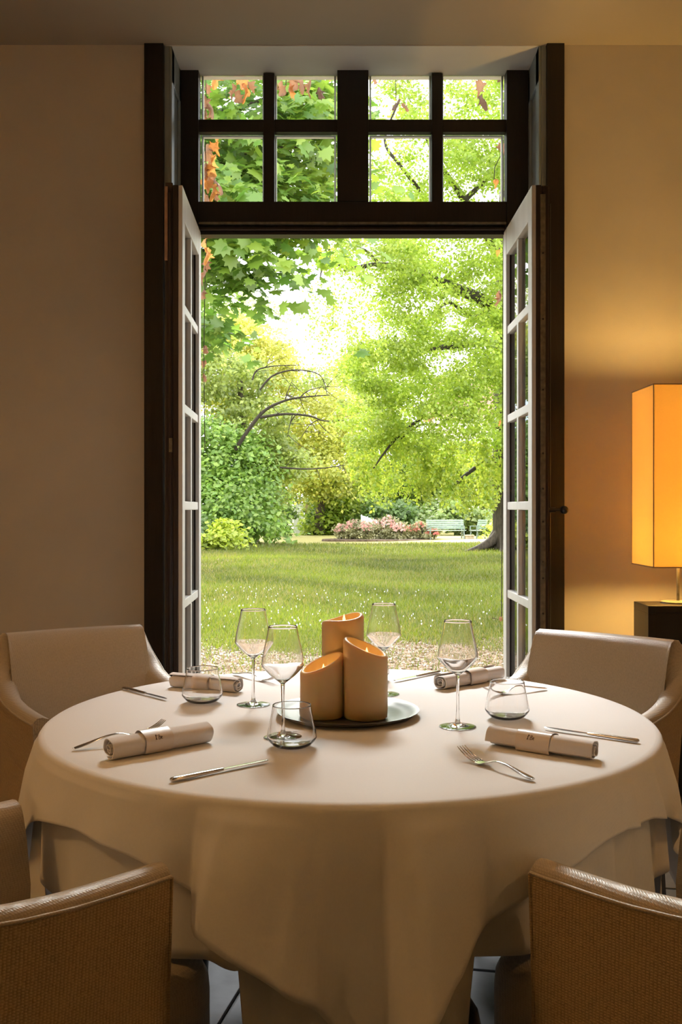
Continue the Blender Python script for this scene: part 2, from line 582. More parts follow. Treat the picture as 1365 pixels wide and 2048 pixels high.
# the two glazed leaves, opened into the room
def leaf(name, side, hinge, ang, label):
    """local x: from hinge to free edge; local y: + is the white outdoor face"""
    root = struct(empty(name, hinge, ang), label, 'window leaf')
    Wd, Z0, Z1 = 0.745, 0.02, 2.622
    T = 0.046
    def b(nm, x0, x1, y0, y1, z0, z1, mat, bev=0.003, par=root):
        y0, y1 = sorted((side * y0, side * y1))
        return MB().box(x0, x1, y0, y1, z0, z1).build(nm, mat, par, bevel=bev)
    SW = 0.088
    for x0, x1 in ((0, SW), (Wd - SW, Wd)):
        b('stile', x0, x1, -T / 2, 0, Z0, Z1, M_brown)
        b('stile_face', x0 + .001, x1 - .001, 0, 0.018, Z0 + .001, Z1 - .001, M_white)
    zs = [2.49, 2.12, 1.685, 1.258, 0.827, 0.40]
    b('top_rail', SW, Wd - SW, -T / 2, 0.017, zs[0], Z1, M_white)
    b('bottom_rail', SW, Wd - SW, -T / 2, 0.017, Z0, zs[-1] + .02, M_white)
    xm = Wd / 2
    mw = 0.019
    for z in zs[1:-1]:
        b('muntin', SW, Wd - SW, -T / 2 + .006, 0.012, z - mw, z + mw, M_white)
    tops = [zs[0]] + [z - mw for z in zs[1:-1]]
    bots = [z + mw for z in zs[1:-1]] + [zs[-1] + .02]
    for zt, zb in zip(tops, bots):
        b('muntin', xm - mw, xm + mw, -T / 2 + .005, 0.013, zb, zt, M_white)
        b('pane', SW - .004, xm - mw + .004, -.008, -.004, zb - .004, zt + .004, M_pane, 0)
        b('pane', xm + mw - .004, Wd - SW + .004, -.008, -.004, zb - .004, zt + .004, M_pane, 0)
    # brown rebated meeting edge on the room side of the free stile
    b('meeting_moulding', Wd - .060, Wd - .004, -T / 2 - .034, -T / 2, Z0, Z1 + (.012 if side > 0 else 0), M_brown, 0.006)
    b('meeting_bead', Wd - .02, Wd + .006, -T / 2 - .018, -T / 2 - .006, Z0, Z1 - .03, M_brown, 0.004)
    return root, b, Wd, T


rootL, bL, Wd, T = leaf('door_1', 1, (xx(403) - .016, YG - .025, 0), R(-88.0), 'white glazed window leaf opened inward beside the left casing')
bL('chipped_patch', Wd - .050, Wd + .0015, -T / 2 - .0352, -T / 2 - .022, 2.30, 2.615, M_chip, 0.001)
bL('lock_plate', Wd - .003, Wd + .0065, -T / 2 - .016, -T / 2 - .002, 1.485, 1.545, M_iron, 0.001)
rootR, bR, Wd, T = leaf('door_2', -1, (xx(1008) + .012, YG - .025, 0), R(-90.0), 'white glazed window leaf opened inward beside the lamp wall')
bR('lock_strip', Wd + .0, Wd + .0075, -T / 2 - .016, -T / 2 + .006, 0.05, 2.58, M_iron, 0.001)
for z in (0.80, 0.95, 1.02, 1.19, 1.33, 1.48, 1.75, 2.05, 2.33):
    MB().lathe([(0.0, 0.0), (0.0045, 0.0), (0.0045, 0.002), (0, 0.003)], 10).build('screw', M_knob, rootR, loc=(Wd + .0075, T / 2 + .005, z), rot=(0, R(90), 0))
# espagnolette: thin rod, bracket and ball knob on the room side
m = MB().tube([(Wd - .03, T / 2 + .040, 0.1), (Wd - .03, T / 2 + .040, 2.55)], 0.0055, 8)
m.build('bolt_rod', M_knob, rootR, smooth=60)
hz = zx(1020) - (zx(1020) - EYE) * (1 - 4.27 / 5)
kb = MB().tube([(Wd - .03, T / 2 + .035, hz), (Wd - .03, T / 2 + .066, hz)], [0.012, 0.011], 12)
kb.tube([(Wd - .03, T / 2 + .066, hz), (Wd - .03, T / 2 + .092, hz)], [0.006, 0.006], 10)
kn = kb.build('handle', M_knob, rootR, smooth=60)
pr = [(0.0181 * math.sin(math.pi * k / 12), -0.0181 * math.cos(math.pi * k / 12)) for k in range(13)]
MB().lathe(pr, 20).build('knob', M_knob, kn, smooth=80, loc=(Wd - .03, T / 2 + .104, hz), rot=(R(90), 0, 0))

# ================================================================== TABLE
TX, TY, TR, TZ = 0.02, 2.39, 0.70, 0.75
tab = tag(empty('round_table', (TX, TY, 0)), 'round dining table hidden under two white tablecloths', 'table')
MB().lathe([(0.0, 0.712), (TR - .012, 0.712), (TR, 0.722), (TR, 0.733), (TR - .008, 0.742), (0, 0.742)], 72).build('tabletop', M_top, tab, smooth=30)
MB().lathe([(0.0, 0.14), (0.055, 0.14), (0.055, 0.29), (0.045, 0.32), (0.045, 0.68), (0.16, 0.70), (0.16, 0.712), (0, 0.712)], 32).build('column', M_black, tab, smooth=40)
for deg_ in (-47, 62, 165):
    a = R(deg_)
    c, s = math.cos(a), math.sin(a)
    prof = [(0.03, 0.205), (0.28, 0.215), (0.335, 0.205), (0.37, 0.175), (0.385, 0.12), (0.388, 0.06), (0.388, 0.003)]
    MB().tube([(r * c, r * s, z) for r, z in prof], 0.021, 14).build('foot', M_black, tab, smooth=50)


def ang_diff(a, b):
    return (a - b + math.pi) % (2 * math.pi) - math.pi


def cloth(name, mat, label, dropf, foldf, z_top, r_edge, rows, nphi=720, thick=0.0):
    """round table cloth: flat top, soft bend at the rim, hanging skirt with folds"""
    V, F = [], []
    rings = []
    rr = [0.0, 0.1, 0.2, 0.3, 0.4, 0.5, 0.58, 0.64, r_edge - .02]
    bend = 0.018
    prof = []
    for r in rr[1:]:
        prof.append(('t', r))
    for k in range(1, 5):
        prof.append(('b', k / 4))
    for k in range(1, rows + 1):
        prof.append(('d', k / rows))
    V.append((0, 0, z_top))
    for kind, q in prof:
        for k in range(nphi):
            ph = 2 * math.pi * k / nphi
            if kind == 't':
                r, z = q, z_top
            elif kind == 'b':
                r = r_edge - .02 + bend * math.sin(q * math.pi / 2) * 1.0
                z = z_top - bend * (1 - math.cos(q * math.pi / 2))
            else:
                D = dropf(ph) - bend
                d = q * D
                r0 = r_edge - .02 + bend
                fo, shear = foldf(ph, d + bend)
                r = r0 + fo
                z = z_top - bend - d
                ph2 = ph + shear
                V.append((r * math.cos(ph2), r * math.sin(ph2), z))
                continue
            V.append((r * math.cos(ph), r * math.sin(ph), z))
    for k in range(nphi):
        F.append((0, 1 + k, 1 + (k + 1) % nphi))
    n = len(prof)
    for i in range(n - 1):
        for k in range(nphi):
            a, b_ = 1 + i * nphi + k, 1 + i * nphi + (k + 1) % nphi
            F.append((a, a + nphi, b_ + nphi, b_))
    me = bpy.data.meshes.new(name)
    me.from_pydata(V, [], F)
    me.polygons.foreach_set('use_smooth', [True] * len(me.polygons))
    me.update()
    o = link(name, me, None, mat, loc=(TX, TY, 0))
    md = o.modifiers.new('thickness', 'SOLIDIFY')
    md.thickness = thick
    md.offset = -1.0
    return o


def bump_g(ph, c, w):
    d = ang_diff(ph, R(c))
    return math.exp(-(d / R(w)) ** 2)


def fold_sharp(ph, c, w):
    d = abs(ang_diff(ph, R(c))) / R(w)
    return max(0.0, 1 - d) ** 1.6


# azimuths: -90 is towards the camera, 0 is right, 180 is left
def drop_top(ph):
    psi = ang_diff(ph, R(-89))
    m_ = (psi + math.pi / 4) % (math.pi / 2) - math.pi / 4      # 0 at a corner
    side_ = math.pi / 4 - abs(m_)                                # 0 at mid edge
    return min(0.80 / math.cos(side_) - TR + 0.004, 0.425)


# radial push of the skirt (metres, at full hang) by azimuth: ridges and flat panels between them
TOPK = [(-180, .035), (-172, .060), (-163, .020), (-152, .012), (-144, .038), (-136, .018), (-128, .034), (-119, .000), (-112, -.012), (-107, .100), (-104, .092), (-98, .044), (-94.5, .000), (-91, -.008), (-86, -.006), (-84, .058),
        (-82, .092), (-78, .066), (-72, -.004), (-66, .026), (-57, .034), (-49, .010), (-45.5, .006), (-43, .046), (-41.5, .014), (-36, .004), (-33.5, .048), (-31.5, .012), (-25, .010), (-20, .050),
        (-16, .022), (-9, .016), (-3, .070), (6, .030), (18, .0), (28, -.12), (66, -.12), (78, .02), (95, .05), (110, .02), (122, .0), (135, -.03), (150, -.02), (165, .02), (180, .035)]


def keyed(tab, deg):
    for (a0_, v0), (a1_, v1) in zip(tab, tab[1:]):
        if a0_ <= deg <= a1_:
            t = (deg - a0_) / (a1_ - a0_)
            t = .35 * t + .65 * t * t * (3 - 2 * t)
            return v0 + (v1 - v0) * t
    return tab[-1][1]


def fold_top(ph, d):
    deg = math.degrees(ang_diff(ph, 0))
    g = min(1.15, d / 0.30)
    s = keyed(TOPK, deg)
    k_ = s * (g if s > 0 else min(1, d / .12))
    lean = -0.050 * g * bump_g(ph, -107, 7) + 0.018 * g * bump_g(ph, -82, 6)
    return 0.012 * min(1, d / .1) + k_ + 0.02 * d + .0025 * math.sin(31 * ph + 14 * d) * min(1, d / .2), lean


def drop_under(ph):
    d = 0.285 + 0.018 * math.cos(4 * (ph - R(-40)))
    for c in (-89, 1, 91, 181):
        x = abs(ang_diff(ph, R(c))) / R(13.5)
        d += 0.40 * (1.0 if x < 1 else max(0.0, 1 - (x - 1) / 0.22))
    return min(d, 0.66)


UNK = [(-180, .02), (-170, .045), (-164, .0), (-155, .02), (-147, -.005), (-138, .02), (-128, -.01), (-120, .008), (-112, -.01), (-106, .035), (-101, .0), (-94, .02), (-86, -.005), (-78, .04), (-73, .0), (-65, .012), (-58, -.012),
       (-51, .006), (-47, .036), (-44, -.006), (-38, .0), (-34, .038), (-31, -.004), (-22, .0), (-18, .036), (-13, .0), (-5, .030), (5, .0), (18, -.02), (28, -.15), (66, -.15), (78, -.01), (95, .02), (122, -.02), (135, -.06), (150, -.04), (165, .0), (180, .02)]


def fold_under(ph, d):
    g = min(1.2, d / 0.34)
    s = keyed(UNK, math.degrees(ang_diff(ph, 0)))
    return -0.006 + (s if s < -.02 else s * g) * min(1, d / .12) - .008 * g, 0.0


uc = cloth('under_tablecloth', M_under, None, drop_under, fold_under, TZ - 0.0035, TR + .016, 14, thick=0.0015)
tag(uc, 'longer white under cloth hanging below the hem of the square top cloth', 'tablecloth')
tc_ = cloth('tablecloth', M_cloth, None, drop_top, fold_top, TZ, TR + .021, 18, thick=0.0015)
tag(tc_, 'white square top tablecloth draped over the round table, one corner hanging in front', 'tablecloth')


def on_table(px, py, z=0.0):
    y = (EYE - TZ - z) * FPX / (py - HZ)
    return Vector(((px - CX) / FPX * y, y, TZ + z))


# ------------------------------------------------------------------ candles and tray
tc0 = Vector((0.012, 2.395, TZ))
tray = MB().lathe([(0.0, 0.0015), (0.140, 0.0015), (0.160, 0.006), (0.175, 0.014), (0.177, 0.0165), (0.174, 0.0168), (0.158, 0.0095), (0.140, 0.0055), (0, 0.0055)], 64)
tag(tray.build('candle_tray', M_tray, smooth=50, loc=tc0), 'round dark pewter tray carrying three candles on the table', 'tray')
M_wick = pm('candle_wick', (0.03, 0.02, 0.015), 0.8, var=0.1)
M_flame = emit_mat('small_warm_flame', (1.0, 0.62, 0.2), 2.5)


def candle(x, y, r, h_lo, h_hi, az, label, wave=0.0):
    """hollow top candle, its rim cut on a slant that rises towards azimuth az"""
    z0 = TZ + 0.0057
    root = tag(empty('pillar_candle', (x, y, z0)), label, 'candle', 'wax candles on the tray')
    n = 48
    prof = [(0.0, 0, 0), (r - .006, 0, 0), (r - .001, 0.004, 0), (r, .02, 0), (r, .3, 1), (r, .65, 1), (r, .93, 1), (r, 1.0, 1), (r - .003, 1.0, 2), (r - .008, 1.0, 3), (r - .011, 1.0, 4), (r - .014, 1.0, 5), (r * .55, 1.0, 6), (0.0, 1.0, 7)]
    V, F = [], []
    for i, (rr, q, mode) in enumerate(prof):
        for k in range(n):
            a = 2 * math.pi * k / n
            c = math.cos(a - R(az))
            top = (h_lo + h_hi) / 2 + (h_hi - h_lo) / 2 * c + wave * math.sin(2 * (a - R(az)) + .6)
            if mode == 0: z = q
            elif mode == 1: z = .02 + (top - .02) * q - (.006 if q == 1.0 else 0)
            elif mode == 2: z = top - .001
            elif mode == 3: z = top
            elif mode == 4: z = top - .003
            elif mode == 5: z = max(min(top - .012, h_lo - .004), h_lo - .012)
            elif mode == 6: z = h_lo - .016
            else: z = h_lo - .018
            V.append((rr * math.cos(a), rr * math.sin(a), z))
    for i in range(len(prof) - 1):
        for k in range(n):
            k2 = (k + 1) % n
            F.append((i * n + k, i * n + k2, (i + 1) * n + k2, (i + 1) * n + k))
    MB().add(V, F).build('wax_body', M_wax, root, smooth=60)
    MB().tube([(0, 0, h_lo - .019), (0, .001, h_lo + .004)], .0012, 6).build('wick', M_wick, root)
    zf = h_lo - .004
    MB().lathe([(0.0, 0.0), (.0032, .004), (.0036, .009), (.002, .016), (0, .022)], 10).build('flame', M_flame, root, smooth=80, loc=(0.003, -0.002, zf))
    ld = bpy.data.lights.new('flame_light', 'POINT')
    ld.energy = 0.03
    ld.color = (1.0, 0.52, 0.16)
    ld.shadow_soft_size = 0.006
    lo = bpy.data.objects.new('flame_light', ld)
    COL.objects.link(lo)
    lo.parent = root
    lo.location = (0.003, -0.002, zf + .026)
    return root


candle(0.0575, 2.340, 0.0525, 0.148, 0.188, 165, 'middle height candle in front, rim sloping down to the right')
candle(-0.0445, 2.352, 0.0525, 0.108, 0.150, 20, 'shortest candle, front left on the tray, rim sloping down to the left')
candle(0.0045, 2.450, 0.0520, 0.215, 0.232, 10, 'tallest candle standing at the back of the tray', wave=0.003)


# ------------------------------------------------------------------ glasses
def glass_mesh(outer, n=56, th=0.0011, foot=None):
    pass


def smooth_prof(pts, k=4):
    """catmull-rom through profile points"""
    out = []
    n = len(pts)
    for i in range(n - 1):
        p0, p1, p2, p3 = pts[max(i - 1, 0)], pts[i], pts[i + 1], pts[min(i + 2, n - 1)]
        for j in range(k):
            t = j / k
            out.append(tuple(0.5 * ((2 * b) + (-a + c) * t + (2 * a - 5 * b + 4 * c - d) * t * t + (-a + 3 * b - 3 * c + d) * t ** 3) for a, b, c, d in zip(p0, p1, p2, p3)))
    out.append(pts[-1])
    return out


wb_out = smooth_prof([(0.0046, 0.118), (0.011, 0.1235), (0.028, 0.137), (0.0445, 0.1555), (0.0458, 0.166), (0.0425, 0.187), (0.0355, 0.218), (0.0315, 0.242)], 5)
stem = smooth_prof([(0.0410, 0.0010), (0.0405, 0.0022), (0.022, 0.0042), (0.0085, 0.0090), (0.0045, 0.020), (0.0034, 0.05), (0.0036, 0.09), (0.0044, 0.116)], 4)
wb_in = smooth_prof([(0.0305, 0.242), (0.0346, 0.218), (0.0416, 0.187), (0.0448, 0.166), (0.0434, 0.156), (0.027, 0.1385), (0.011, 0.1265), (0.0, 0.1245)], 5)
wine_prof = [(0.0, 0.0006), (0.0400, 0.0006)] + stem + wb_out + [(0.0312, 0.2428)] + wb_in
wine_me = MB().lathe([(max(r, 0), z) for r, z in wine_prof], 64).mesh('wine_glass_blown', smooth=180)
tu_out = smooth_prof([(0.0, 0.0008), (0.026, 0.0008), (0.040, 0.006), (0.0505, 0.0175), (0.0520, 0.025), (0.0475, 0.049), (0.0425, 0.073), (0.0405, 0.088)], 5)
tu_in = smooth_prof([(0.0395, 0.088), (0.0414, 0.073), (0.0463, 0.049), (0.0508, 0.026), (0.0490, 0.0185), (0.0385, 0.0085), (0.024, 0.0055), (0.0, 0.005)], 5)
tum_me = MB().lathe([(max(r, 0), z) for r, z in tu_out + [(0.0400, 0.0887)] + tu_in], 64).mesh('tumbler_blown', smooth=180)
wine_me.materials.append(M_glass)
tum_me.materials.append(M_glass)
for px, py, lab in ((507, 1410, 'empty wine glass standing behind the stemless glass by the back napkin on the left'),
                    (566, 1476, 'empty wine glass standing just left of the shortest candle'),
                    (768, 1389, 'empty wine glass half hidden behind the candles'),
                    (916, 1454, 'empty wine glass standing alone right of the candle tray')):
    p = on_table(px, py)
    g = link('wine_glass', wine_me, None, loc=p)
    tag(g, lab, 'wine glass', 'stemmed wine glasses on the table')
for px, py, lab in ((405, 1405, 'stemless water glass in front of the back napkin on the left'),
                    (584, 1494, 'stemless water glass nearest the viewer, in front of a wine glass'),
                    (1015, 1437, 'stemless water glass behind the banded napkin on the right'),
                    (743, 1360, 'stemless water glass almost hidden behind the front candle')):
    g = link('water_glass', tum_me, None, loc=on_table(px, py))
    tag(g, lab, 'water glass', 'stemless water glasses on the table')


# ------------------------------------------------------------------ napkins
def napkin(pa, pb, label, band=(0.28, 0.55), rad=0.026, squash=0.86, phase=0.0, text_face=True, seed=1):
    """rolled napkin lying from pa to pb (points on the table)"""
    a, b = Vector(pa), Vector(pb)
    d = b - a
    Lg = d.length
    root = tag(empty('rolled_napkin', (a.x, a.y, TZ + .001), math.atan2(d.y, d.x)), label, 'napkin', 'rolled napkins on the table')
    rnd = random.Random(seed)
    turns = 3.1
    nS = 110
    th = 0.0021
    nX = 16
    lumps = [rnd.uniform(0, 6.28) for _ in range(4)]
    def sec(r, t, x):
        # rolled section, a bit flattened below and squared
        k = 1 + .05 * math.cos(4 * t + lumps[0]) + .025 * math.sin(2 * t + 3 * x / Lg + lumps[1])
        yy = r * k * math.cos(t)
        zz = r * k * math.sin(t)
        sag = 1 + .04 * math.sin(9 * x / Lg + lumps[2]) * math.sin(t)
        return yy * 1.03 * sag, zz * squash
    outer_pts, inner_pts = [], []
    for i in range(nS):
        q = i / (nS - 1)
        t = phase - q * turns * 2 * math.pi
        r = rad * (1 - .80 * q)
        outer_pts.append((r, t))
        inner_pts.append((r - th, t))
    loop = outer_pts + inner_pts[::-1]
    zmin = min(sec(r, t, 0)[1] for r, t in outer_pts)
    V, F = [], []
    m = len(loop)
    for j in range(nX + 1):
        x = Lg * j / nX
        for r, t in loop:
            y, z = sec(r, t, x)
            skew = .004 * math.sin(t * .5 + lumps[3]) * (1 if j == nX else (-1 if j == 0 else 0))
            V.append((x + skew, y, max(z - zmin * 1.0, 0.0) if r > rad * .6 else z - zmin))
    for j in range(nX):
        for k in range(m):
            k2 = (k + 1) % m
            F.append((j * m + k, j * m + k2, (j + 1) * m + k2, (j + 1) * m + k))
    for base in (0, nX * m):
        for k in range(nS - 1):
            F.append((base + k, base + k + 1, base + m - 2 - k, base + m - 1 - k))
    MB().add(V, F).build('rolled_cloth', M_nap, root, smooth=50)
    # paper band round the roll
    Vb, Fb = [], []
    nb = 48
    xs = [Lg * band[0], Lg * (band[0] + band[1]) / 2, Lg * band[1]]
    for x in xs:
        for k in range(nb):
            t = 2 * math.pi * k / nb
            y, z = sec(rad + .0014, t, x)
            Vb.append((x, y, max(z - zmin, 0.0003)))
    for j in range(2):
        for k in range(nb):
            k2 = (k + 1) % nb
            Fb.append((j * nb + k, j * nb + k2, (j + 1) * nb + k2, (j + 1) * nb + k))
    bo = MB().add(Vb, Fb).build('paper_band', M_band, root, smooth=80)
    if text_face:
        # handwritten mark on the band: short pen strokes laid on its surface
        strokes = [[(0, 0), (.15, .55), (.30, 1.0), (.22, 1.05), (.12, .6), (.16, .05), (.32, .1)],
                   [(.42, .95), (.47, .78)],
                   [(.55, .05), (.66, .55), (.76, .98), (.95, .85), (.92, .6), (.70, .5), (.95, .42), (.93, .12), (.62, .03)],
                   [(1.08, .3), (1.3, .42), (1.26, .6), (1.1, .5), (1.08, .15), (1.32, .1)]]
        mb = MB()
        sgn = text_face
        tm = R(text_face[1])
        hh = .011
        for st in strokes:
            pts = []
            for u, v in st:
                x = Lg * (band[0] + (band[1] - band[0]) * text_face[2]) + text_face[0] * (u - .65) * .012
                t = tm + text_face[3] * (v - .5) * hh / rad
                y, z = sec(rad + .0020, t, x)
                pts.append((x, y, z - zmin))
            mb.tube(pts, .00050, 5)
        mb.build('written_mark', M_ink, bo)
    return root


# (x direction, centre angle, place along band, up direction)
napkin(on_table(219, 1520), on_table(412, 1484), 'rolled napkin with paper band, front left beside a fork and knife', (0.30, 0.58), text_face=(1, 150, .45, -1), phase=R(-60), seed=3)
napkin(on_table(985, 1488), on_table(1190, 1520), 'rolled napkin with paper band, front right beside a fork and knife', (0.29, 0.62), text_face=(1, 146, .45, -1), phase=R(200), seed=5, rad=.0255)
napkin(on_table(346, 1373), on_table(477, 1385), 'rolled napkin behind the stemless glass, back left of the table', (0.35, 0.62), text_face=None, phase=R(120), seed=7, squash=.82)
napkin(on_table(880, 1379), on_table(1000, 1357), 'rolled napkin behind the lone wine glass, back right of the table', (0.40, 0.68), text_face=None, phase=R(60), seed=9)


# ------------------------------------------------------------------ cutlery
def ribbon(cl, widths, thick, nW=6, crown=0.0):
    """solid blade-like strip: centre line cl [(x,z)], half widths, thickness, cross crown"""
    V, F = [], []
    m = len(cl)
    for i, ((x, z), w) in enumerate(zip(cl, widths)):
        th = thick[i] if hasattr(thick, '__len__') else thick
        for k in range(nW + 1):
            u = -1 + 2 * k / nW
            V.append((x, u * w, z + crown * (1 - u * u) + th / 2 * math.sqrt(max(0.05, 1 - u * u))))
        for k in range(nW, -1, -1):
            u = -1 + 2 * k / nW
            V.append((x, u * w, z + crown * (1 - u * u) - th / 2 * math.sqrt(max(0.05, 1 - u * u))))
    q = 2 * (nW + 1)
    for i in range(m - 1):
        for k in range(q):
            k2 = (k + 1) % q
            F.append((i * q + k, i * q + k2, (i + 1) * q + k2, (i + 1) * q + k))
    F.append(tuple(range(q))[::-1])
    F.append(tuple((m - 1) * q + k for k in range(q)))
    return V, F


def lay(name, pa, pb, label, cat, group, flip=False):
    a, b = Vector(pa), Vector(pb)
    d = b - a
    root = tag(empty(name, (a.x, a.y, TZ + 0.0008), math.atan2(d.y, d.x)), label, cat, group)
    return root, d.length


def fork_meshes():
    L0 = .205
    cl = smooth_prof([(0.0, .0045), (.004, .0045), (.03, .008), (.07, .0145), (.10, .0150), (.122, .0090), (.134, .0048)], 4)
    xs = [c[0] for c in cl]
    wd = [np.interp(x, [0, .003, .012, .03, .07, .10, .115, .126, .134], [.0045, .0068, .0085, .0075, .0042, .0034, .0042, .0085, .0118]) for x in xs]
    th = [np.interp(x, [0, .03, .08, .134], [.0035, .0042, .0038, .0022]) for x in xs]
    h = MB().add(*ribbon(cl, wd, th, 6)).mesh('fork_handle', smooth=50)
    h.materials.append(M_steel)
    cl2 = [(.132, .0052), (.140, .0040), (.148, .0038), (.155, .0045)]
    p = MB().add(*ribbon(cl2, [.0112, .0124, .0124, .0120], [.0022, .0020, .0018, .0018], 6)).mesh('fork_palm', smooth=50)
    p.materials.append(M_steel)
    tines = []
    for k in range(4):
        y0 = -.0100 + .0200 * k / 3
        pts = [(.153, y0, .0043), (.165, y0, .0062), (.180, y0 * .98, .0105), (.194, y0 * .95, .0165), (.206, y0 * .93, .0235)]
        t = MB().tube(pts, [.0019, .0017, .0015, .0013, .0007], 8).mesh('fork_tine', smooth=60)
        t.materials.append(M_steel)
        tines.append(t)
    return h, p, tines


FH, FP, FT = fork_meshes()


def fork(pa, pb, label, pitch=0.0):
    root, Lg = lay('fork', pa, pb, label, 'fork', 'forks on the table')
    root.rotation_euler[1] = -R(pitch)
    link('handle', FH, root)
    link('neck', FP, root)
    for t in FT: link('tine', t, root)


def knife_meshes():
    cl = [(x, .0048) for x in (0, .0015, .004, .01, .03, .06, .09, .108, .114)]
    h = MB().add(*ribbon(cl, [.003, .0052, .0066, .0074, .0072, .0062, .0056, .0052, .0046], [.004, .0070, .0082, .0086, .0084, .0078, .0070, .0064, .0055], 8)).mesh('knife_handle', smooth=60)
    h.materials.append(M_steel)
    xs = [.112, .118, .13, .16, .19, .205, .213, .218]
    up = [.0045, .0060, .0072, .0074, .0070, .0058, .0040, .0012]
    dn = [.0045, .0055, .0056, .0056, .0054, .0050, .0044, .0040]
    V, F = [], []
    for x, u, d in zip(xs, up, dn):
        V += [(x, u, .0048), (x, 0.0, .0060), (x, -d, .0056), (x, -d, .0040), (x, 0.0, .0036)]
    for i in range(len(xs) - 1):
        for k in range(5):
            k2 = (k + 1) % 5
            F.append((i * 5 + k, i * 5 + k2, (i + 1) * 5 + k2, (i + 1) * 5 + k))
    F += [(4, 3, 2, 1, 0), tuple((len(xs) - 1) * 5 + k for k in range(5))]
    b = MB().add(V, F).mesh('knife_blade', smooth=25)
    b.materials.append(M_steel)
    return h, b


KH, KB = knife_meshes()


def knife(pa, pb, label):
    root, Lg = lay('table_knife', pa, pb, label, 'knife', 'knives on the table')
    link('handle', KH, root)
    link('blade', KB, root)


fork(on_table(147, 1502), on_table(320, 1476), 'steel fork lying behind the front left napkin, tines pointing right', 4.0)
fork(on_table(1067, 1564), on_table(905, 1510), 'steel fork lying before the front right napkin, tines pointing left')
fork(on_table(1093, 1380), on_table(985, 1391), 'steel fork lying behind the right stemless glass')
fork(on_table(468, 1350), on_table(560, 1370), 'steel fork lying behind the back left wine glass')
knife(on_table(341, 1566), on_table(548, 1523), 'steel knife lying before the front left napkin')
knife(on_table(247, 1379), on_table(366, 1410), 'steel knife lying left of the stemless glass, near the left chair')
knife(on_table(1279, 1487), on_table(1072, 1457), 'steel knife lying behind the front right napkin')
knife(on_table(880, 1346), on_table(785, 1366), 'steel knife lying behind the candles on the right')


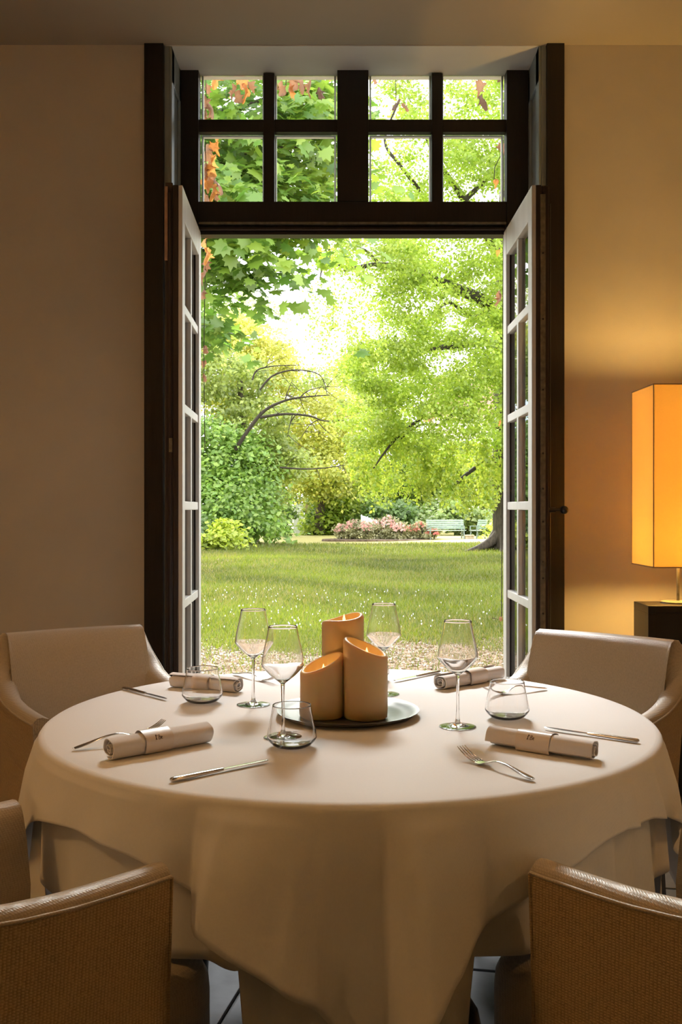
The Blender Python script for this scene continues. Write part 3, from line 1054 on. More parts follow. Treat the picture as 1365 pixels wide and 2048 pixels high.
# ================================================================== CHAIRS
def chair_meshes():
    """local frame: +y is the front, origin on the floor below the middle of the seat"""
    hw, yb, yf, rc = 0.280, -0.235, 0.215, 0.050
    path, nrm, side = [], [], []          # side: distance along the arm from the corner, 0 on the back
    def add(x, y, nx, ny, s):
        path.append((x, y)); nrm.append((nx, ny)); side.append(s)
    n1, n2, n3 = 22, 7, 12
    for i in range(n1):
        y = yf + (yb + rc - yf) * i / n1
        add(hw - .012 * ((y - yb) / (yf - yb)) ** 2, y, 1, 0, y - (yb + rc) + rc * .75)
    for i in range(n2):
        a = (math.pi / 2) * i / n2
        add(hw - rc + rc * math.cos(a), yb + rc - rc * math.sin(a), math.cos(a), -math.sin(a), max(0.0, rc * .75 * (1 - i / (n2 * .75))))
    for i in range(n3 + 1):
        x = (hw - rc) * (1 - 2 * i / n3)
        add(x, yb - .022 * (1 - (x / (hw - rc)) ** 2), -x * .12, -1, 0.0)
    k0 = len(path)
    for i in range(n1 + n2 - 1, -1, -1):
        x, y = path[i]
        add(-x, y, -nrm[i][0], nrm[i][1], side[i])
    HB, HA, ZB = 0.83, 0.642, 0.29
    def height(s): return HA + .116 * math.exp(-s / .020) + .072 * math.exp(-s / .115) + .004 * max(0, s - .25) / .2
    outer, pad, pipe, pipe_v = MB(), MB(), [], []
    Vo, Vi = [], []
    no = ni = 0
    for (x, y), (nx, ny), s in zip(path, nrm, side):
        l_ = math.hypot(nx, ny)
        nx, ny = nx / l_, ny / l_
        h = height(s)
        back = math.exp(-(s / .10) ** 2)
        def pt(off, z):
            lean = max(0, z - .40) * .20 * back + max(0, z - .40) * .03
            return (x + nx * (off + max(0, z - .4) * .05 * (1 - back)), y + ny * off - lean * (1 if back > .02 else 0), z)
        ro = [pt(0, ZB), pt(.002, ZB + .10), pt(0, .45), pt(0, h - .10), pt(0, h - .035), pt(0, h - .012)]
        t = .058 + .012 * back
        ri = [pt(0.0, h - .012), pt(-.004, h - .002), pt(-.014, h + .006), pt(-t * .5, h + .008), pt(-t * .85, h + .001), pt(-t, h - .016), pt(-t - .012, h - .06), pt(-t - .02, h - .12), pt(-t - .024, min(.50, h - .13)), pt(-t - .012, .38)]
        Vo += ro
        Vi += ri
        no, ni = len(ro), len(ri)
        pipe.append(pt(.0012, h - .010))
    def grid(V, q, n):
        F = []
        for i in range(n - 1):
            for k in range(q - 1):
                F.append((i * q + k, i * q + k + 1, (i + 1) * q + k + 1, (i + 1) * q + k))
        return F
    n = len(path)
    outer.add(Vo, grid(Vo, no, n))
    pad.add(Vi, grid(Vi, ni, n))
    # arm fronts
    me = {}
    for e in (0, n - 1):
        cap = Vo[e * no:(e + 1) * no] + Vi[e * ni + 1:(e + 1) * ni]
        bx0, bx1 = cap[0], cap[-1]
        cap = cap + [(bx1[0], bx1[1], ZB)]
        c = Vector((sum(p[0] for p in cap) / len(cap), sum(p[1] for p in cap) / len(cap) + .006, sum(p[2] for p in cap) / len(cap)))
        vs_ = [tuple(c)] + cap
        fr_ = MB().add(vs_, [(0, k, k % (len(cap)) + 1) for k in range(1, len(cap) + 1)])
        me[('arm_front', e)] = (fr_.mesh('arm_front', smooth=40), M_fabo)
    # under side
    me['outer_cover'] = (outer.mesh('outer_cover', smooth=60), M_fabo)
    me['inner_padding'] = (pad.mesh('inner_padding', smooth=70), M_fab)
    pp = MB().tube(pipe, .0034, 6)
    me['piping'] = (pp.mesh('piping', smooth=80), M_fab)
    for e in (0, n - 1):
        pv = MB().tube([(Vo[e * no + k][0], Vo[e * no + k][1] + .002, Vo[e * no + k][2]) for k in range(no)], .003, 6)
        me[('front_piping', e)] = (pv.mesh('front_piping', smooth=80), M_fabo)
    st = MB()
    # seat: rounded front, domed top
    xs = 0.238
    prof = []
    outl = []
    for i in range(9): outl.append((xs * 1.0, -.20 + i * (.20 + .285) / 8))
    for i in range(1, 9):
        a = math.pi / 2 * i / 8
        outl.append((xs - .09 + .09 * math.cos(a), .285 + .09 * math.sin(a)))
    full = outl + [(-x, y) for x, y in outl[::-1]]
    lev = [(1.0, ZB + .0), (1.0, .378), (.992, .405), (.965, .424), (.90, .436), (.6, .444), (.0, .446)]
    V, F = [], []
    for s_, z in lev:
        for x, y in full:
            V.append((x * s_, .08 + (y - .08) * s_, z))
    q = len(full)
    for i in range(len(lev) - 1):
        for k in range(q):
            k2 = (k + 1) % q
            F.append((i * q + k, i * q + k2, (i + 1) * q + k2, (i + 1) * q + k))
    F.append(tuple(range(q))[::-1])
    st.add(V, F)
    me['seat'] = (st.mesh('seat', smooth=60), M_fab)
    un = MB().box(-.25, .25, -.20, .26, ZB - .002, ZB + .03)
    me['seat_rail'] = (un.mesh('seat_rail', bevel=.004), M_leg)
    legs = []
    for sx, sy, dx, dy in ((1, 1, .0, .0), (-1, 1, 0, 0), (1, -1, .01, -.04), (-1, -1, .01, -.04)):
        x0, y0 = sx * .215, .20 if sy > 0 else -.17
        x1, y1 = x0 + sx * dx, y0 + dy
        a, b = .021, .014
        Vl = [(x0 - a, y0 - a, ZB), (x0 + a, y0 - a, ZB), (x0 + a, y0 + a, ZB), (x0 - a, y0 + a, ZB), (x1 - b, y1 - b, 0.001), (x1 + b, y1 - b, 0.001), (x1 + b, y1 + b, 0.001), (x1 - b, y1 + b, 0.001)]
        lm = MB().add(Vl, [(0, 1, 2, 3), (7, 6, 5, 4), (0, 4, 5, 1), (1, 5, 6, 2), (2, 6, 7, 3), (3, 7, 4, 0)]).mesh('leg', bevel=.003)
        legs.append(lm)
    for m_, mt in me.values(): m_.materials.append(mt)
    for l_ in legs: l_.materials.append(M_leg)
    return me, legs


CM, CL = chair_meshes()


def chair(x, y, face_deg, label):
    """face_deg: compass of the front, 0 = +x, 90 = away from the camera"""
    root = tag(empty('upholstered_armchair', (x, y, 0), R(face_deg - 90)), label, 'chair', 'beige tub chairs round the table')
    for nm, (m_, mt) in CM.items(): link(nm if isinstance(nm, str) else nm[0], m_, root)
    for l_ in CL: link('leg', l_, root)
    return root


def chair_from_arm_ends(p_a, p_b, face_deg):
    """middle of the chair from the midpoint of the two arm fronts"""
    mx, my = (p_a[0] + p_b[0]) / 2, (p_a[1] + p_b[1]) / 2
    f = R(face_deg)
    return mx - .215 * math.cos(f), my - .215 * math.sin(f)


cx_, cy_ = chair_from_arm_ends((-0.292, 1.66), (-0.672, 2.035), 45.5)
chair(cx_, cy_, 45.5, 'beige armchair nearest the viewer on the left, seen from behind its arm')
cx_, cy_ = chair_from_arm_ends((0.353, 1.665), (0.70, 2.05), 132)
chair(cx_, cy_, 132, 'beige armchair nearest the viewer on the right, seen from behind its arm')
chair(-0.745, 3.13, -58, 'beige armchair behind the table on the left, its back catching orange lamplight')
chair(0.668, 3.000, -128.5, 'beige armchair behind the table on the right, before the dark console')

# ================================================================== LAMP AND CONSOLE
con = tag(empty('console_table', (1.70, 4.22, 0)), 'narrow black lacquered console under the lamp by the wall', 'console')
cx0, cx1, cy0, cy1, cz = 1.275 - 1.70, 2.15 - 1.70, 4.125 - 4.22, 4.33 - 4.22, 0.842
MB().box(cx0, cx1, cy0, cy1, cz - .03, cz).build('top_board', M_black, con, bevel=.002)
MB().box(cx0, cx0 + .03, cy0, cy1, 0, cz - .03).build('side_panel', M_black, con, bevel=.002)
MB().box(cx1 - .03, cx1, cy0, cy1, 0, cz - .03).build('side_panel', M_black, con, bevel=.002)
MB().box(cx0 + .03, cx1 - .03, cy0 + .004, cy0 + .02, .05, cz - .03).build('front_panel', M_black, con, bevel=.002)
MB().box(cx0 + .03, cx1 - .03, cy1 - .02, cy1 - .004, .05, cz - .03).build('back_panel', M_black, con, bevel=.002)
MB().box(cx0 + .03, cx1 - .03, cy0 + .02, cy1 - .02, .05, .07).build('bottom_board', M_black, con)

LX, LY, LZ = 1.4575, 4.263, cz
SF, SB, SX0, SX1, SZ0, SZ1 = 4.11, 4.416, 1.292, 1.598, 1.002, 1.760
lamp = tag(empty('table_lamp', (1.445, 4.263, LZ)), 'glowing lamp with a tall square amber shade on the console', 'lamp')
MB().lathe([(0, 0), (.075, 0), (.075, .006), (.02, .010), (0, .010)], 32).build('base', M_iron, lamp, smooth=40)
MB().tube([(0, 0, .008), (0, 0, 1.60 - LZ)], .0065, 12).build('pole', M_iron, lamp, smooth=60)
sh = empty('lamp_shade', (0, 0, 0))
bpy.data.objects.remove(sh)
t_ = .0022
def shade_panel(x0, x1, y0, y1):
    return MB().box(x0 - 1.445, x1 - 1.445, y0 - 4.263, y1 - 4.263, SZ0 - LZ, SZ1 - LZ).build('shade_panel', M_shade, lamp)
shade_panel(SX0, SX1, SF, SF + t_)
shade_panel(SX0, SX1, SB - t_, SB)
shade_panel(SX0, SX0 + t_, SF + t_, SB - t_)
shade_panel(SX1 - t_, SX1, SF + t_, SB - t_)
M_wire = pm('shade_trim', (0.30, 0.22, 0.13), 0.6, var=0.1)
m = MB()
cs = [(SX0, SF), (SX1, SF), (SX1, SB), (SX0, SB)]
for z in (SZ0, SZ1):
    for i in range(4):
        a, b = cs[i], cs[(i + 1) % 4]
        m.tube([(a[0] - 1.445, a[1] - 4.263, z - LZ), (b[0] - 1.445, b[1] - 4.263, z - LZ)], .0026, 6)
for a in cs:
    m.tube([(a[0] - 1.445, a[1] - 4.263, SZ0 - LZ), (a[0] - 1.445, a[1] - 4.263, SZ1 - LZ)], .0022, 6)
m.build('shade_wire', M_wire, lamp)
m = MB()
for dx, dy in ((1, 0), (-1, 0), (0, 1), (0, -1)):
    m.tube([(0, 0, 1.19 - LZ), (dx * .152, dy * .150, 1.19 - LZ)], .002, 6)
m.build('shade_carrier', M_iron, lamp)
M_bulb = emit_mat('warm_bulb', (1.0, 0.60, 0.22), 14)
MB().lathe([(0.0, 0.0), (.014, .002), (.014, .03), (.028, .06), (.03, .08), (.022, .104), (0, .114)], 20).build('bulb', M_bulb, lamp, smooth=80, loc=(0, 0, 1.20 - LZ))
MB().lathe([(0.0, 0.0), (.014, .002), (.014, .03), (.028, .06), (.03, .08), (.022, .104), (0, .114)], 20).build('bulb', M_bulb, lamp, smooth=80, loc=(0, 0, 1.595 - LZ))
for z_, e_ in ((1.10, 14), (1.27, 38), (1.665, 20)):
    ld = bpy.data.lights.new('lamp_bulb_light', 'POINT')
    ld.energy = e_
    ld.color = (1.0, 0.60, 0.16)
    ld.shadow_soft_size = 0.045
    lo = bpy.data.objects.new('lamp_bulb_light', ld)
    COL.objects.link(lo)
    lo.parent = lamp
    lo.location = (0, 0, z_ - LZ)

# added unseen ceiling fill lights, to brighten walls, cloth and near chairs
M_fill_disc = emit_mat('fill_disc', (1.0, 0.66, 0.36), 5)
for x, y, e in ((-0.75, 2.75, 26), (0.85, 2.75, 6), (-2.9, 0.75, 80), (2.9, 0.65, 50)):
    dl = tag(empty('added_ceiling_fill', (x, y, ZC)), 'recessed warm downlight out of view in the ceiling %s' % {(-1, 1): 'above the left of the table', (1, 1): 'above the right of the table', (-1, -1): 'beside the viewer on the left', (1, -1): 'beside the viewer on the right'}[(1 if x > 0 else -1, 1 if y > 2 else -1)], 'downlight', 'ceiling downlights')
    MB().lathe([(.050, -.001), (.066, -.004), (.068, -.001), (.068, .0), (.05, .0)], 32, close=True).build('ring', M_iron, dl, smooth=40)
    MB().lathe([(0, -.0008), (.05, -.0008)], 32).build('lens', M_fill_disc, dl)
    ld = bpy.data.lights.new('downlight', 'SPOT')
    ld.energy = e
    ld.color = (1.0, 0.60, 0.32) if y > 2 else (1.0, 0.54, 0.20)
    ld.spot_size = R(124)
    ld.spot_blend = 0.8
    ld.shadow_soft_size = 0.05
    lo = bpy.data.objects.new('downlight', ld)
    COL.objects.link(lo)
    lo.parent = dl
    lo.location = (0, 0, -.012)


# two added standing lamps, unseen beside the viewer, as warm fill light
def added_floor_lamp(x, y, e, label):
    root = tag(empty('added_floor_lamp', (x, y, 0)), label, 'lamp', 'standing lamps beside the viewer')
    MB().lathe([(0, 0.001), (.13, 0.001), (.13, .012), (.02, .02), (0, .02)], 32).build('base', M_iron, root, smooth=40)
    MB().tube([(0, 0, .015), (0, 0, 1.22)], .009, 12).build('pole', M_iron, root, smooth=60)
    for a, b, c, d in ((-.16, .16, -.16, -.158), (-.16, .16, .158, .16), (-.16, -.158, -.158, .158), (.158, .16, -.158, .158)):
        MB().box(a, b, c, d, .98, 1.62).build('shade_panel', M_shade, root)
    m_ = MB()
    for dx, dy in ((1, 0), (-1, 0), (0, 1), (0, -1)): m_.tube([(0, 0, 1.2), (dx * .158, dy * .158, 1.2)], .002, 6)
    m_.build('shade_carrier', M_iron, root)
    MB().lathe([(0.0, 0.0), (.014, .002), (.014, .03), (.028, .06), (.03, .08), (.022, .104), (0, .114)], 20).build('bulb', M_bulb, root, smooth=80, loc=(0, 0, 1.22))
    ld = bpy.data.lights.new('added_lamp_light', 'POINT')
    ld.energy = e
    ld.color = (1.0, 0.62, 0.24)
    ld.shadow_soft_size = 0.05
    lo = bpy.data.objects.new('added_lamp_light', ld)
    COL.objects.link(lo)
    lo.parent = root
    lo.location = (0, 0, 1.30)


added_floor_lamp(-2.6, 0.55, 420, 'standing amber lamp out of view on the left beside the viewer')
added_floor_lamp(2.6, 0.35, 300, 'standing amber lamp out of view on the right beside the viewer')

# ================================================================== THE GARDEN
GZ = -0.20                                   # lawn level
rng = np.random.default_rng(11)


def depth_of(py, z=GZ):
    return (EYE - z) * FPX / (py - HZ)


# ---- ground materials
def ground_mat():
    m, nt, b = nodes_of('lawn_turf')
    L = nt.links.new
    tc = nt.nodes.new('ShaderNodeTexCoord')
    def noise(scale, det, stretch=(1, 1, 1)):
        mp = nt.nodes.new('ShaderNodeMapping')
        mp.inputs['Scale'].default_value = stretch
        L(tc.outputs['Object'], mp.inputs['Vector'])
        n = nt.nodes.new('ShaderNodeTexNoise')
        n.inputs['Scale'].default_value = scale
        n.inputs['Detail'].default_value = det
        n.inputs['Roughness'].default_value = 0.65
        L(mp.outputs['Vector'], n.inputs['Vector'])
        return n
    def ramp(src, stops):
        r = nt.nodes.new('ShaderNodeValToRGB')
        e = r.color_ramp.elements
        e[0].position, e[0].color = stops[0][0], (*stops[0][1], 1)
        e[1].position, e[1].color = stops[-1][0], (*stops[-1][1], 1)
        for p, c in stops[1:-1]:
            k = e.new(p)
            k.color = (*c, 1)
        L(src, r.inputs['Fac'])
        return r
    big = noise(0.22, 3)
    mid = noise(1.6, 6, (1, .5, 1))
    fine = noise(14, 6)
    g = ramp(mid.outputs['Fac'], [(.32, (.085, .060, .022)), (.44, (.100, .110, .019)), (.56, (.138, .158, .022)), (.75, (.185, .190, .037))])
    y = ramp(big.outputs['Fac'], [(.40, (.080, .110, .016)), (.62, (.215, .215, .045))])
    mx = nt.nodes.new('ShaderNodeMix')
    mx.data_type = 'RGBA'
    mx.inputs[0].default_value = 0.45
    L(g.outputs['Color'], mx.inputs[6])
    L(y.outputs['Color'], mx.inputs[7])
    # bare soil: near strip by the house and worn patches at the left
    sep = nt.nodes.new('ShaderNodeSeparateXYZ')
    L(tc.outputs['Object'], sep.inputs[0])
    def mapr(src, a, b_, c=0.0, d=1.0):
        k = nt.nodes.new('ShaderNodeMapRange')
        k.inputs['From Min'].default_value, k.inputs['From Max'].default_value = a, b_
        k.inputs['To Min'].default_value, k.inputs['To Max'].default_value = c, d
        L(src, k.inputs['Value'])
        return k
    def math_(op, a, b_):
        k = nt.nodes.new('ShaderNodeMath')
        k.operation = op
        for i, s in enumerate((a, b_)):
            if isinstance(s, (int, float)): k.inputs[i].default_value = s
            else: L(s, k.inputs[i])
        return k
    near = mapr(sep.outputs['Y'], 9.6, 12.2, 1.0, 0.0)
    pn = noise(0.9, 5)
    nd = math_('MULTIPLY_ADD', pn.outputs['Fac'], 1.3)
    nd.inputs[2].default_value = -0.62
    near2 = math_('ADD', near.outputs[0], nd.outputs[0])
    nearm = mapr(near2.outputs[0], .38, .62)
    # worn patch: left side between 14 and 34 m
    ex = math_('MULTIPLY', math_('ADD', sep.outputs['X'], 4.3).outputs[0], 1 / 1.9)
    ey = math_('MULTIPLY', math_('SUBTRACT', sep.outputs['Y'], 25.0).outputs[0], 1 / 10.0)
    rr_ = math_('ADD', math_('MULTIPLY', ex.outputs[0], ex.outputs[0]).outputs[0], math_('MULTIPLY', ey.outputs[0], ey.outputs[0]).outputs[0])
    px_ = mapr(rr_.outputs[0], .45, 1.15, 1.0, 0.0)
    pw = noise(.35, 4, (1, .6, 1))
    pm_ = math_('ADD', math_('MULTIPLY', px_.outputs[0], .75).outputs[0], math_('SUBTRACT', pw.outputs['Fac'], .5).outputs[0])
    pmm = mapr(pm_.outputs[0], .34, .62)
    sm = math_('MAXIMUM', nearm.outputs[0], pmm.outputs[0])
    soil = ramp(fine.outputs['Fac'], [(.28, (.10, .065, .040)), (.5, (.25, .175, .110)), (.72, (.42, .31, .20))])
    mx2 = nt.nodes.new('ShaderNodeMix')
    mx2.data_type = 'RGBA'
    L(sm.outputs[0], mx2.inputs[0])
    L(mx.outputs[2], mx2.inputs[6])
    L(soil.outputs['Color'], mx2.inputs[7])
    # dry pale grass strip and gravel beyond the lawn
    far = mapr(sep.outputs['Y'], 39.0, 41.5)
    dry = ramp(fine.outputs['Fac'], [(.3, (.42, .37, .13)), (.7, (.56, .50, .24))])
    mx3 = nt.nodes.new('ShaderNodeMix')
    mx3.data_type = 'RGBA'
    L(math_('MULTIPLY', far.outputs[0], .85).outputs[0], mx3.inputs[0])
    L(mx2.outputs[2], mx3.inputs[6])
    L(dry.outputs['Color'], mx3.inputs[7])
    L(mx3.outputs[2], b.inputs['Base Color'])
    bp = nt.nodes.new('ShaderNodeBump')
    bp.inputs['Strength'].default_value = 0.7
    bp.inputs['Distance'].default_value = 0.05
    L(fine.outputs['Fac'], bp.inputs['Height'])
    L(bp.outputs['Normal'], b.inputs['Normal'])
    b.inputs['Roughness'].default_value = 0.9
    b.inputs['Specular IOR Level'].default_value = 0.1
    return m


def gz(x, y):
    """gentle unevenness of the ground"""
    return GZ + .05 * np.sin(x * .31 + y * .13) * np.clip((y - 8) / 10, 0, 1) + .03 * np.sin(y * .55 + x * .2) * np.clip((y - 8) / 10, 0, 1)


gx = np.linspace(-45, 45, 120)
gy = np.concatenate([np.linspace(5.1, 16, 60), np.linspace(16.5, 60, 90), np.linspace(62, 140, 20)])
GX, GY = np.meshgrid(gx, gy)
GV = np.stack([GX.ravel(), GY.ravel(), gz(GX, GY).ravel()], 1)
nxg, nyg = len(gx), len(gy)
I, J = np.meshgrid(np.arange(nxg - 1), np.arange(nyg - 1))
a0 = (J * nxg + I).ravel()
GF = np.stack([a0, a0 + 1, a0 + 1 + nxg, a0 + nxg], 1)
lawn = link('lawn', np_mesh('lawn', GV, GF, smooth=True), None, ground_mat())
struct(lawn, 'mown lawn with bare soil near the house and dry grass beyond', 'lawn')


# ---- grass blades and daisies in the nearer half of the lawn
def grass(n, y0, y1, size, seed, bare=True):
    r = np.random.default_rng(seed)
    u = r.random(n)
    y = 1.0 / ((1 / y0) * (1 - u) + (1 / y1) * u)
    x = (r.random(n) - .5) * .66 * y + .01 * y
    if bare:
        keep = (r.random(n) < np.where(((x + 4.3) / 1.7) ** 2 + ((y - 25) / 9.5) ** 2 + .2 * np.sin(y * 1.3) < .8, .30, 1)) & (r.random(n) < np.clip((y - 9.6 + 1.5 * np.sin(x * 2.1) * np.sin(y * 1.7 + x)) / 1.9, .06, 1))
        x, y = x[keep], y[keep]
        n = len(x)
    z = gz(x, y)
    s = size * (.6 + .8 * r.random(n)) * np.sqrt(y / 12)
    a = r.random(n) * 2 * np.pi
    wv = .10 * s
    dx, dy = np.cos(a) * wv, np.sin(a) * wv
    lean = r.normal(0, .45, (n, 2)) * s[:, None]
    V = np.zeros((n, 3, 3))
    V[:, 0] = np.stack([x - dx, y - dy, z - .003], 1)
    V[:, 1] = np.stack([x + dx, y + dy, z - .003], 1)
    V[:, 2] = np.stack([x + lean[:, 0], y + lean[:, 1], z + s], 1)
    F = np.arange(n * 3).reshape(n, 3)
    t = r.random(n)[:, None]
    patch = (.95 + .32 * np.sin(x * .8 + 1.3 * np.sin(y * .33)) * np.sin(y * .42 + x * .35) + .12 * np.sin(y * 1.7 + 3 * np.sin(x)))[:, None]
    dry_ = (r.random(n) < .10 + .12 * (np.sin(x * 1.3) * np.sin(y * .7) > .2))[:, None]
    c = np.where(dry_, np.array([[.29, .245, .07]]), (np.array([[.085, .130, .007]]) * (1 - t) + np.array([[.225, .262, .016]]) * t) * patch)
    return np_mesh('grass', V.reshape(-1, 3), F, np.repeat(c, 3, 0))


g1 = link('grass', grass(250000, 8.2, 22, .055, 5), None, M_leaf)
tag(g1, 'short mown grass of the lawn', 'grass', kind='stuff')
g2 = link('grass', grass(150000, 20, 41, .05, 6, False), None, M_leaf)
tag(g2, 'short mown grass of the far lawn', 'grass', kind='stuff')

# fallen leaf litter and clods on the bare soil
n = 21000
x = (rng.random(n) - .5) * 7.0
y = 8.0 + 2.9 * rng.random(n) ** .8
s = .010 + .016 * rng.random(n)
a = rng.random(n) * 6.28
V = np.zeros((n, 4, 3))
for k in range(4):
    aa = a + k * np.pi / 2
    rad = s * (1 if k % 2 == 0 else .55)
    V[:, k] = np.stack([x + np.cos(aa) * rad, y + np.sin(aa) * rad, gz(x, y) + .004 + .014 * rng.random(n)], 1)
t = rng.random(n)[:, None]
c = np.array([[.20, .13, .075]]) * (1 - t) + np.array([[.40, .29, .175]]) * t
lit = link('leaf_litter', np_mesh('leaf_litter', V.reshape(-1, 3), np.arange(n * 4).reshape(n, 4), np.repeat(c, 4, 0)), None, M_leaf)
tag(lit, 'dry brown leaf litter scattered on bare soil before the lawn', 'leaf litter', kind='stuff')
n = 230
V, F = [], []
r_ = np.random.default_rng(3)
dv, df = [], []
for k in range(n):
    u = r_.random()
    y = 11.5 + 5.5 * u ** 1.3
    x = r_.normal(-.06, .07) * y if r_.random() < .6 else (r_.random() - .5) * .32 * y
    z = float(gz(np.array(x), np.array(y))) + .045
    b0 = len(dv)
    rr = .005 + .0045 * r_.random()
    dv.append((x, y, z + .004))
    for q in range(7):
        aa = q * 2 * math.pi / 7
        dv.append((x + rr * math.cos(aa), y + rr * math.sin(aa) * .8, z + .012 * math.sin(aa)))
    for q in range(7): df.append((b0, b0 + 1 + q, b0 + 1 + (q + 1) % 7))
M_daisy = leaf_mat('daisy_petals', (0.9, 0.9, 0.86), 0.3, 0.02)
ds = link('daisies', np_mesh('daisies', np.array(dv), np.array(df)), None, M_daisy)
tag(ds, 'tiny white daisies scattered through the nearer lawn', 'daisies', kind='stuff')


# ---- leaves
def norm(v):
    return v / np.maximum(np.linalg.norm(v, axis=1, keepdims=True), 1e-9)


RHOMB_V = np.array([(0, 0, 0), (-.33, .45, .07), (0, 1, -.04), (.33, .45, .07)])
RHOMB_F = np.array([(0, 2, 1), (0, 3, 2)])
_ml = [(0, 0), (.16, .06), (.44, -.06), (.40, .16), (.56, .34), (.36, .42), (.40, .70), (.17, .62), (0, 1.0)]
_ml = _ml + [(-x_, y_) for x_, y_ in _ml[-2:0:-1]]
MAPLE_V = np.array([(0, .38, .03)] + [(x_, y_, -.10 * abs(x_) - .05 * y_ * y_) for x_, y_ in _ml])
MAPLE_F = np.array([(0, k + 1, (k + 1) % len(_ml) + 1) for k in range(len(_ml))])


def leaf_cloud(c, nrm, size, cols, shape=(RHOMB_V, RHOMB_F), down=0.35, seed=0):
    r = np.random.default_rng(seed)
    n = len(c)
    nrm = norm(nrm)
    t = r.normal(0, 1, (n, 3))
    t[:, 2] -= down * 2
    t = norm(t - nrm * np.sum(t * nrm, 1, keepdims=True))
    b = np.cross(t, nrm)
    SV, SF = shape
    k = len(SV)
    V = (c[:, None, :] + (b[:, None, :] * SV[None, :, 0:1] + t[:, None, :] * SV[None, :, 1:2] + nrm[:, None, :] * SV[None, :, 2:3]) * size[:, None, None])
    F = (np.arange(n)[:, None, None] * k + SF[None]).reshape(-1, 3)
    return V.reshape(-1, 3), F, np.repeat(cols, k, 0), (t, b, nrm)


def blob_leaves(blobs, seed):
    """each blob: px, py, depth, rx px, ry px, depth radius m, n leaves, leaf px, clump px, style, colour a, colour b"""
    r = np.random.default_rng(seed)
    C, N, S, K = [], [], [], []
    for px, py, Y, rx, ry, rd, n, lpx, cpx, style, ca_, cb_ in blobs:
        sc = Y / FPX
        c0 = np.array(P(px, py, Y))
        per = 85 if style == 'ball' else (46 if style != 'weep' else 30)
        nc = max(3, int(n / per))
        u = norm(r.normal(0, 1, (nc, 3)))
        rad = r.uniform(.35, 1, (nc, 1)) ** .5
        cc = c0 + u * rad * np.array([rx * sc, rd, ry * sc])
        cb = r.uniform(.72, 1.2, (nc, 1))
        id_ = r.integers(0, nc, n)
        cr = cpx * sc
        if style == 'weep':
            off = r.normal(0, 1, (n, 3)) * np.array([cr * .16, cr * .16, 0])
            off[:, 2] = -r.random(n) * cr * 1.9 * (0.5 + r.random(nc)[id_])
            nr = r.normal(0, 1, (n, 3)) * np.array([1, 1, .5]) + np.array([0, -.3, .2])
        elif style == 'layer':
            off = r.normal(0, 1, (n, 3)) * np.array([cr, cr * .8, cr * .22])
            off[:, 2] -= (off[:, 0] ** 2 + off[:, 1] ** 2) / cr * .25
            nr = u[id_] * .35 + r.normal(0, .42, (n, 3)) + np.array([0, -.35, .75])
        else:
            off = r.normal(0, 1, (n, 3)) * np.array([.62, .62, .30]) * cr
            nr = norm(off + 1e-6) * .4 + r.normal(0, .5, (n, 3)) + np.array([0, -.3, .6])
        C.append(cc[id_] + off)
        N.append(nr)
        S.append(lpx * sc * r.uniform(.65, 1.25, n))
        t = r.random((n, 1))
        K.append((np.array([ca_]) * (1 - t) + np.array([cb_]) * t) * cb[id_])
    return np.concatenate(C), np.concatenate(N), np.concatenate(S), np.concatenate(K)


def limb(mb, pts, r0, r1, n=8):
    pts = [Vector(p) for p in pts]
    k = len(pts)
    fine = []
    for i in range(k - 1):
        p0, p1, p2, p3 = pts[max(i - 1, 0)], pts[i], pts[i + 1], pts[min(i + 2, k - 1)]
        for j in range(4):
            t = j / 4
            fine.append(0.5 * ((2 * p1) + (p2 - p0) * t + (2 * p0 - 5 * p1 + 4 * p2 - p3) * t * t + (3 * p1 - 3 * p2 + p3 - p0) * t ** 3))
    fine.append(pts[-1])
    m_ = len(fine)
    mb.tube(fine, [r0 + (r1 - r0) * i / (m_ - 1) for i in range(m_)], n)


def tree(name, label, cat, base, blobs, trunk=None, limbs=(), seed=1, group=None, shape=(RHOMB_V, RHOMB_F), mat=None, trunk_r=(.3, .15), twigs=0):
    root = tag(empty(name, base), label, cat, group)
    b = Vector(base)
    if trunk:
        mb = MB()
        limb(mb, [Vector(p) - b for p in trunk], trunk_r[0], trunk_r[1], 12)
        mb.build('trunk', M_bark, root, smooth=80, weld=False)
    for pts, r0, r1 in limbs:
        mb = MB()
        limb(mb, [Vector(p) - b for p in pts], r0, r1, 7)
        mb.build('branch', M_twig, root, smooth=80, weld=False)
    c, nr, s, k = blob_leaves(blobs, seed)
    V, F, cc, _ = leaf_cloud(c - np.array(base), nr, s, k, shape, seed=seed)
    fo = link('foliage', np_mesh('foliage', V, F, cc), root, mat or M_leaf)
    fo['kind'] = 'stuff'
    return root


# leaf colours (reflectance of the leaves themselves)
LG1, LG2 = (.29, .43, .035), (.52, .63, .075)      # ginkgo-like light green
YG1, YG2 = (.42, .48, .05), (.64, .62, .10)        # golden green
MG1, MG2 = (.13, .27, .035), (.30, .46, .07)       # maple green
BG1, BG2 = (.19, .36, .05), (.40, .56, .095)       # cool mid green
OG1, OG2 = (.22, .30, .05), (.44, .51, .10)       # olive green
DG1, DG2 = (.08, .16, .025), (.20, .32, .055)       # dark green

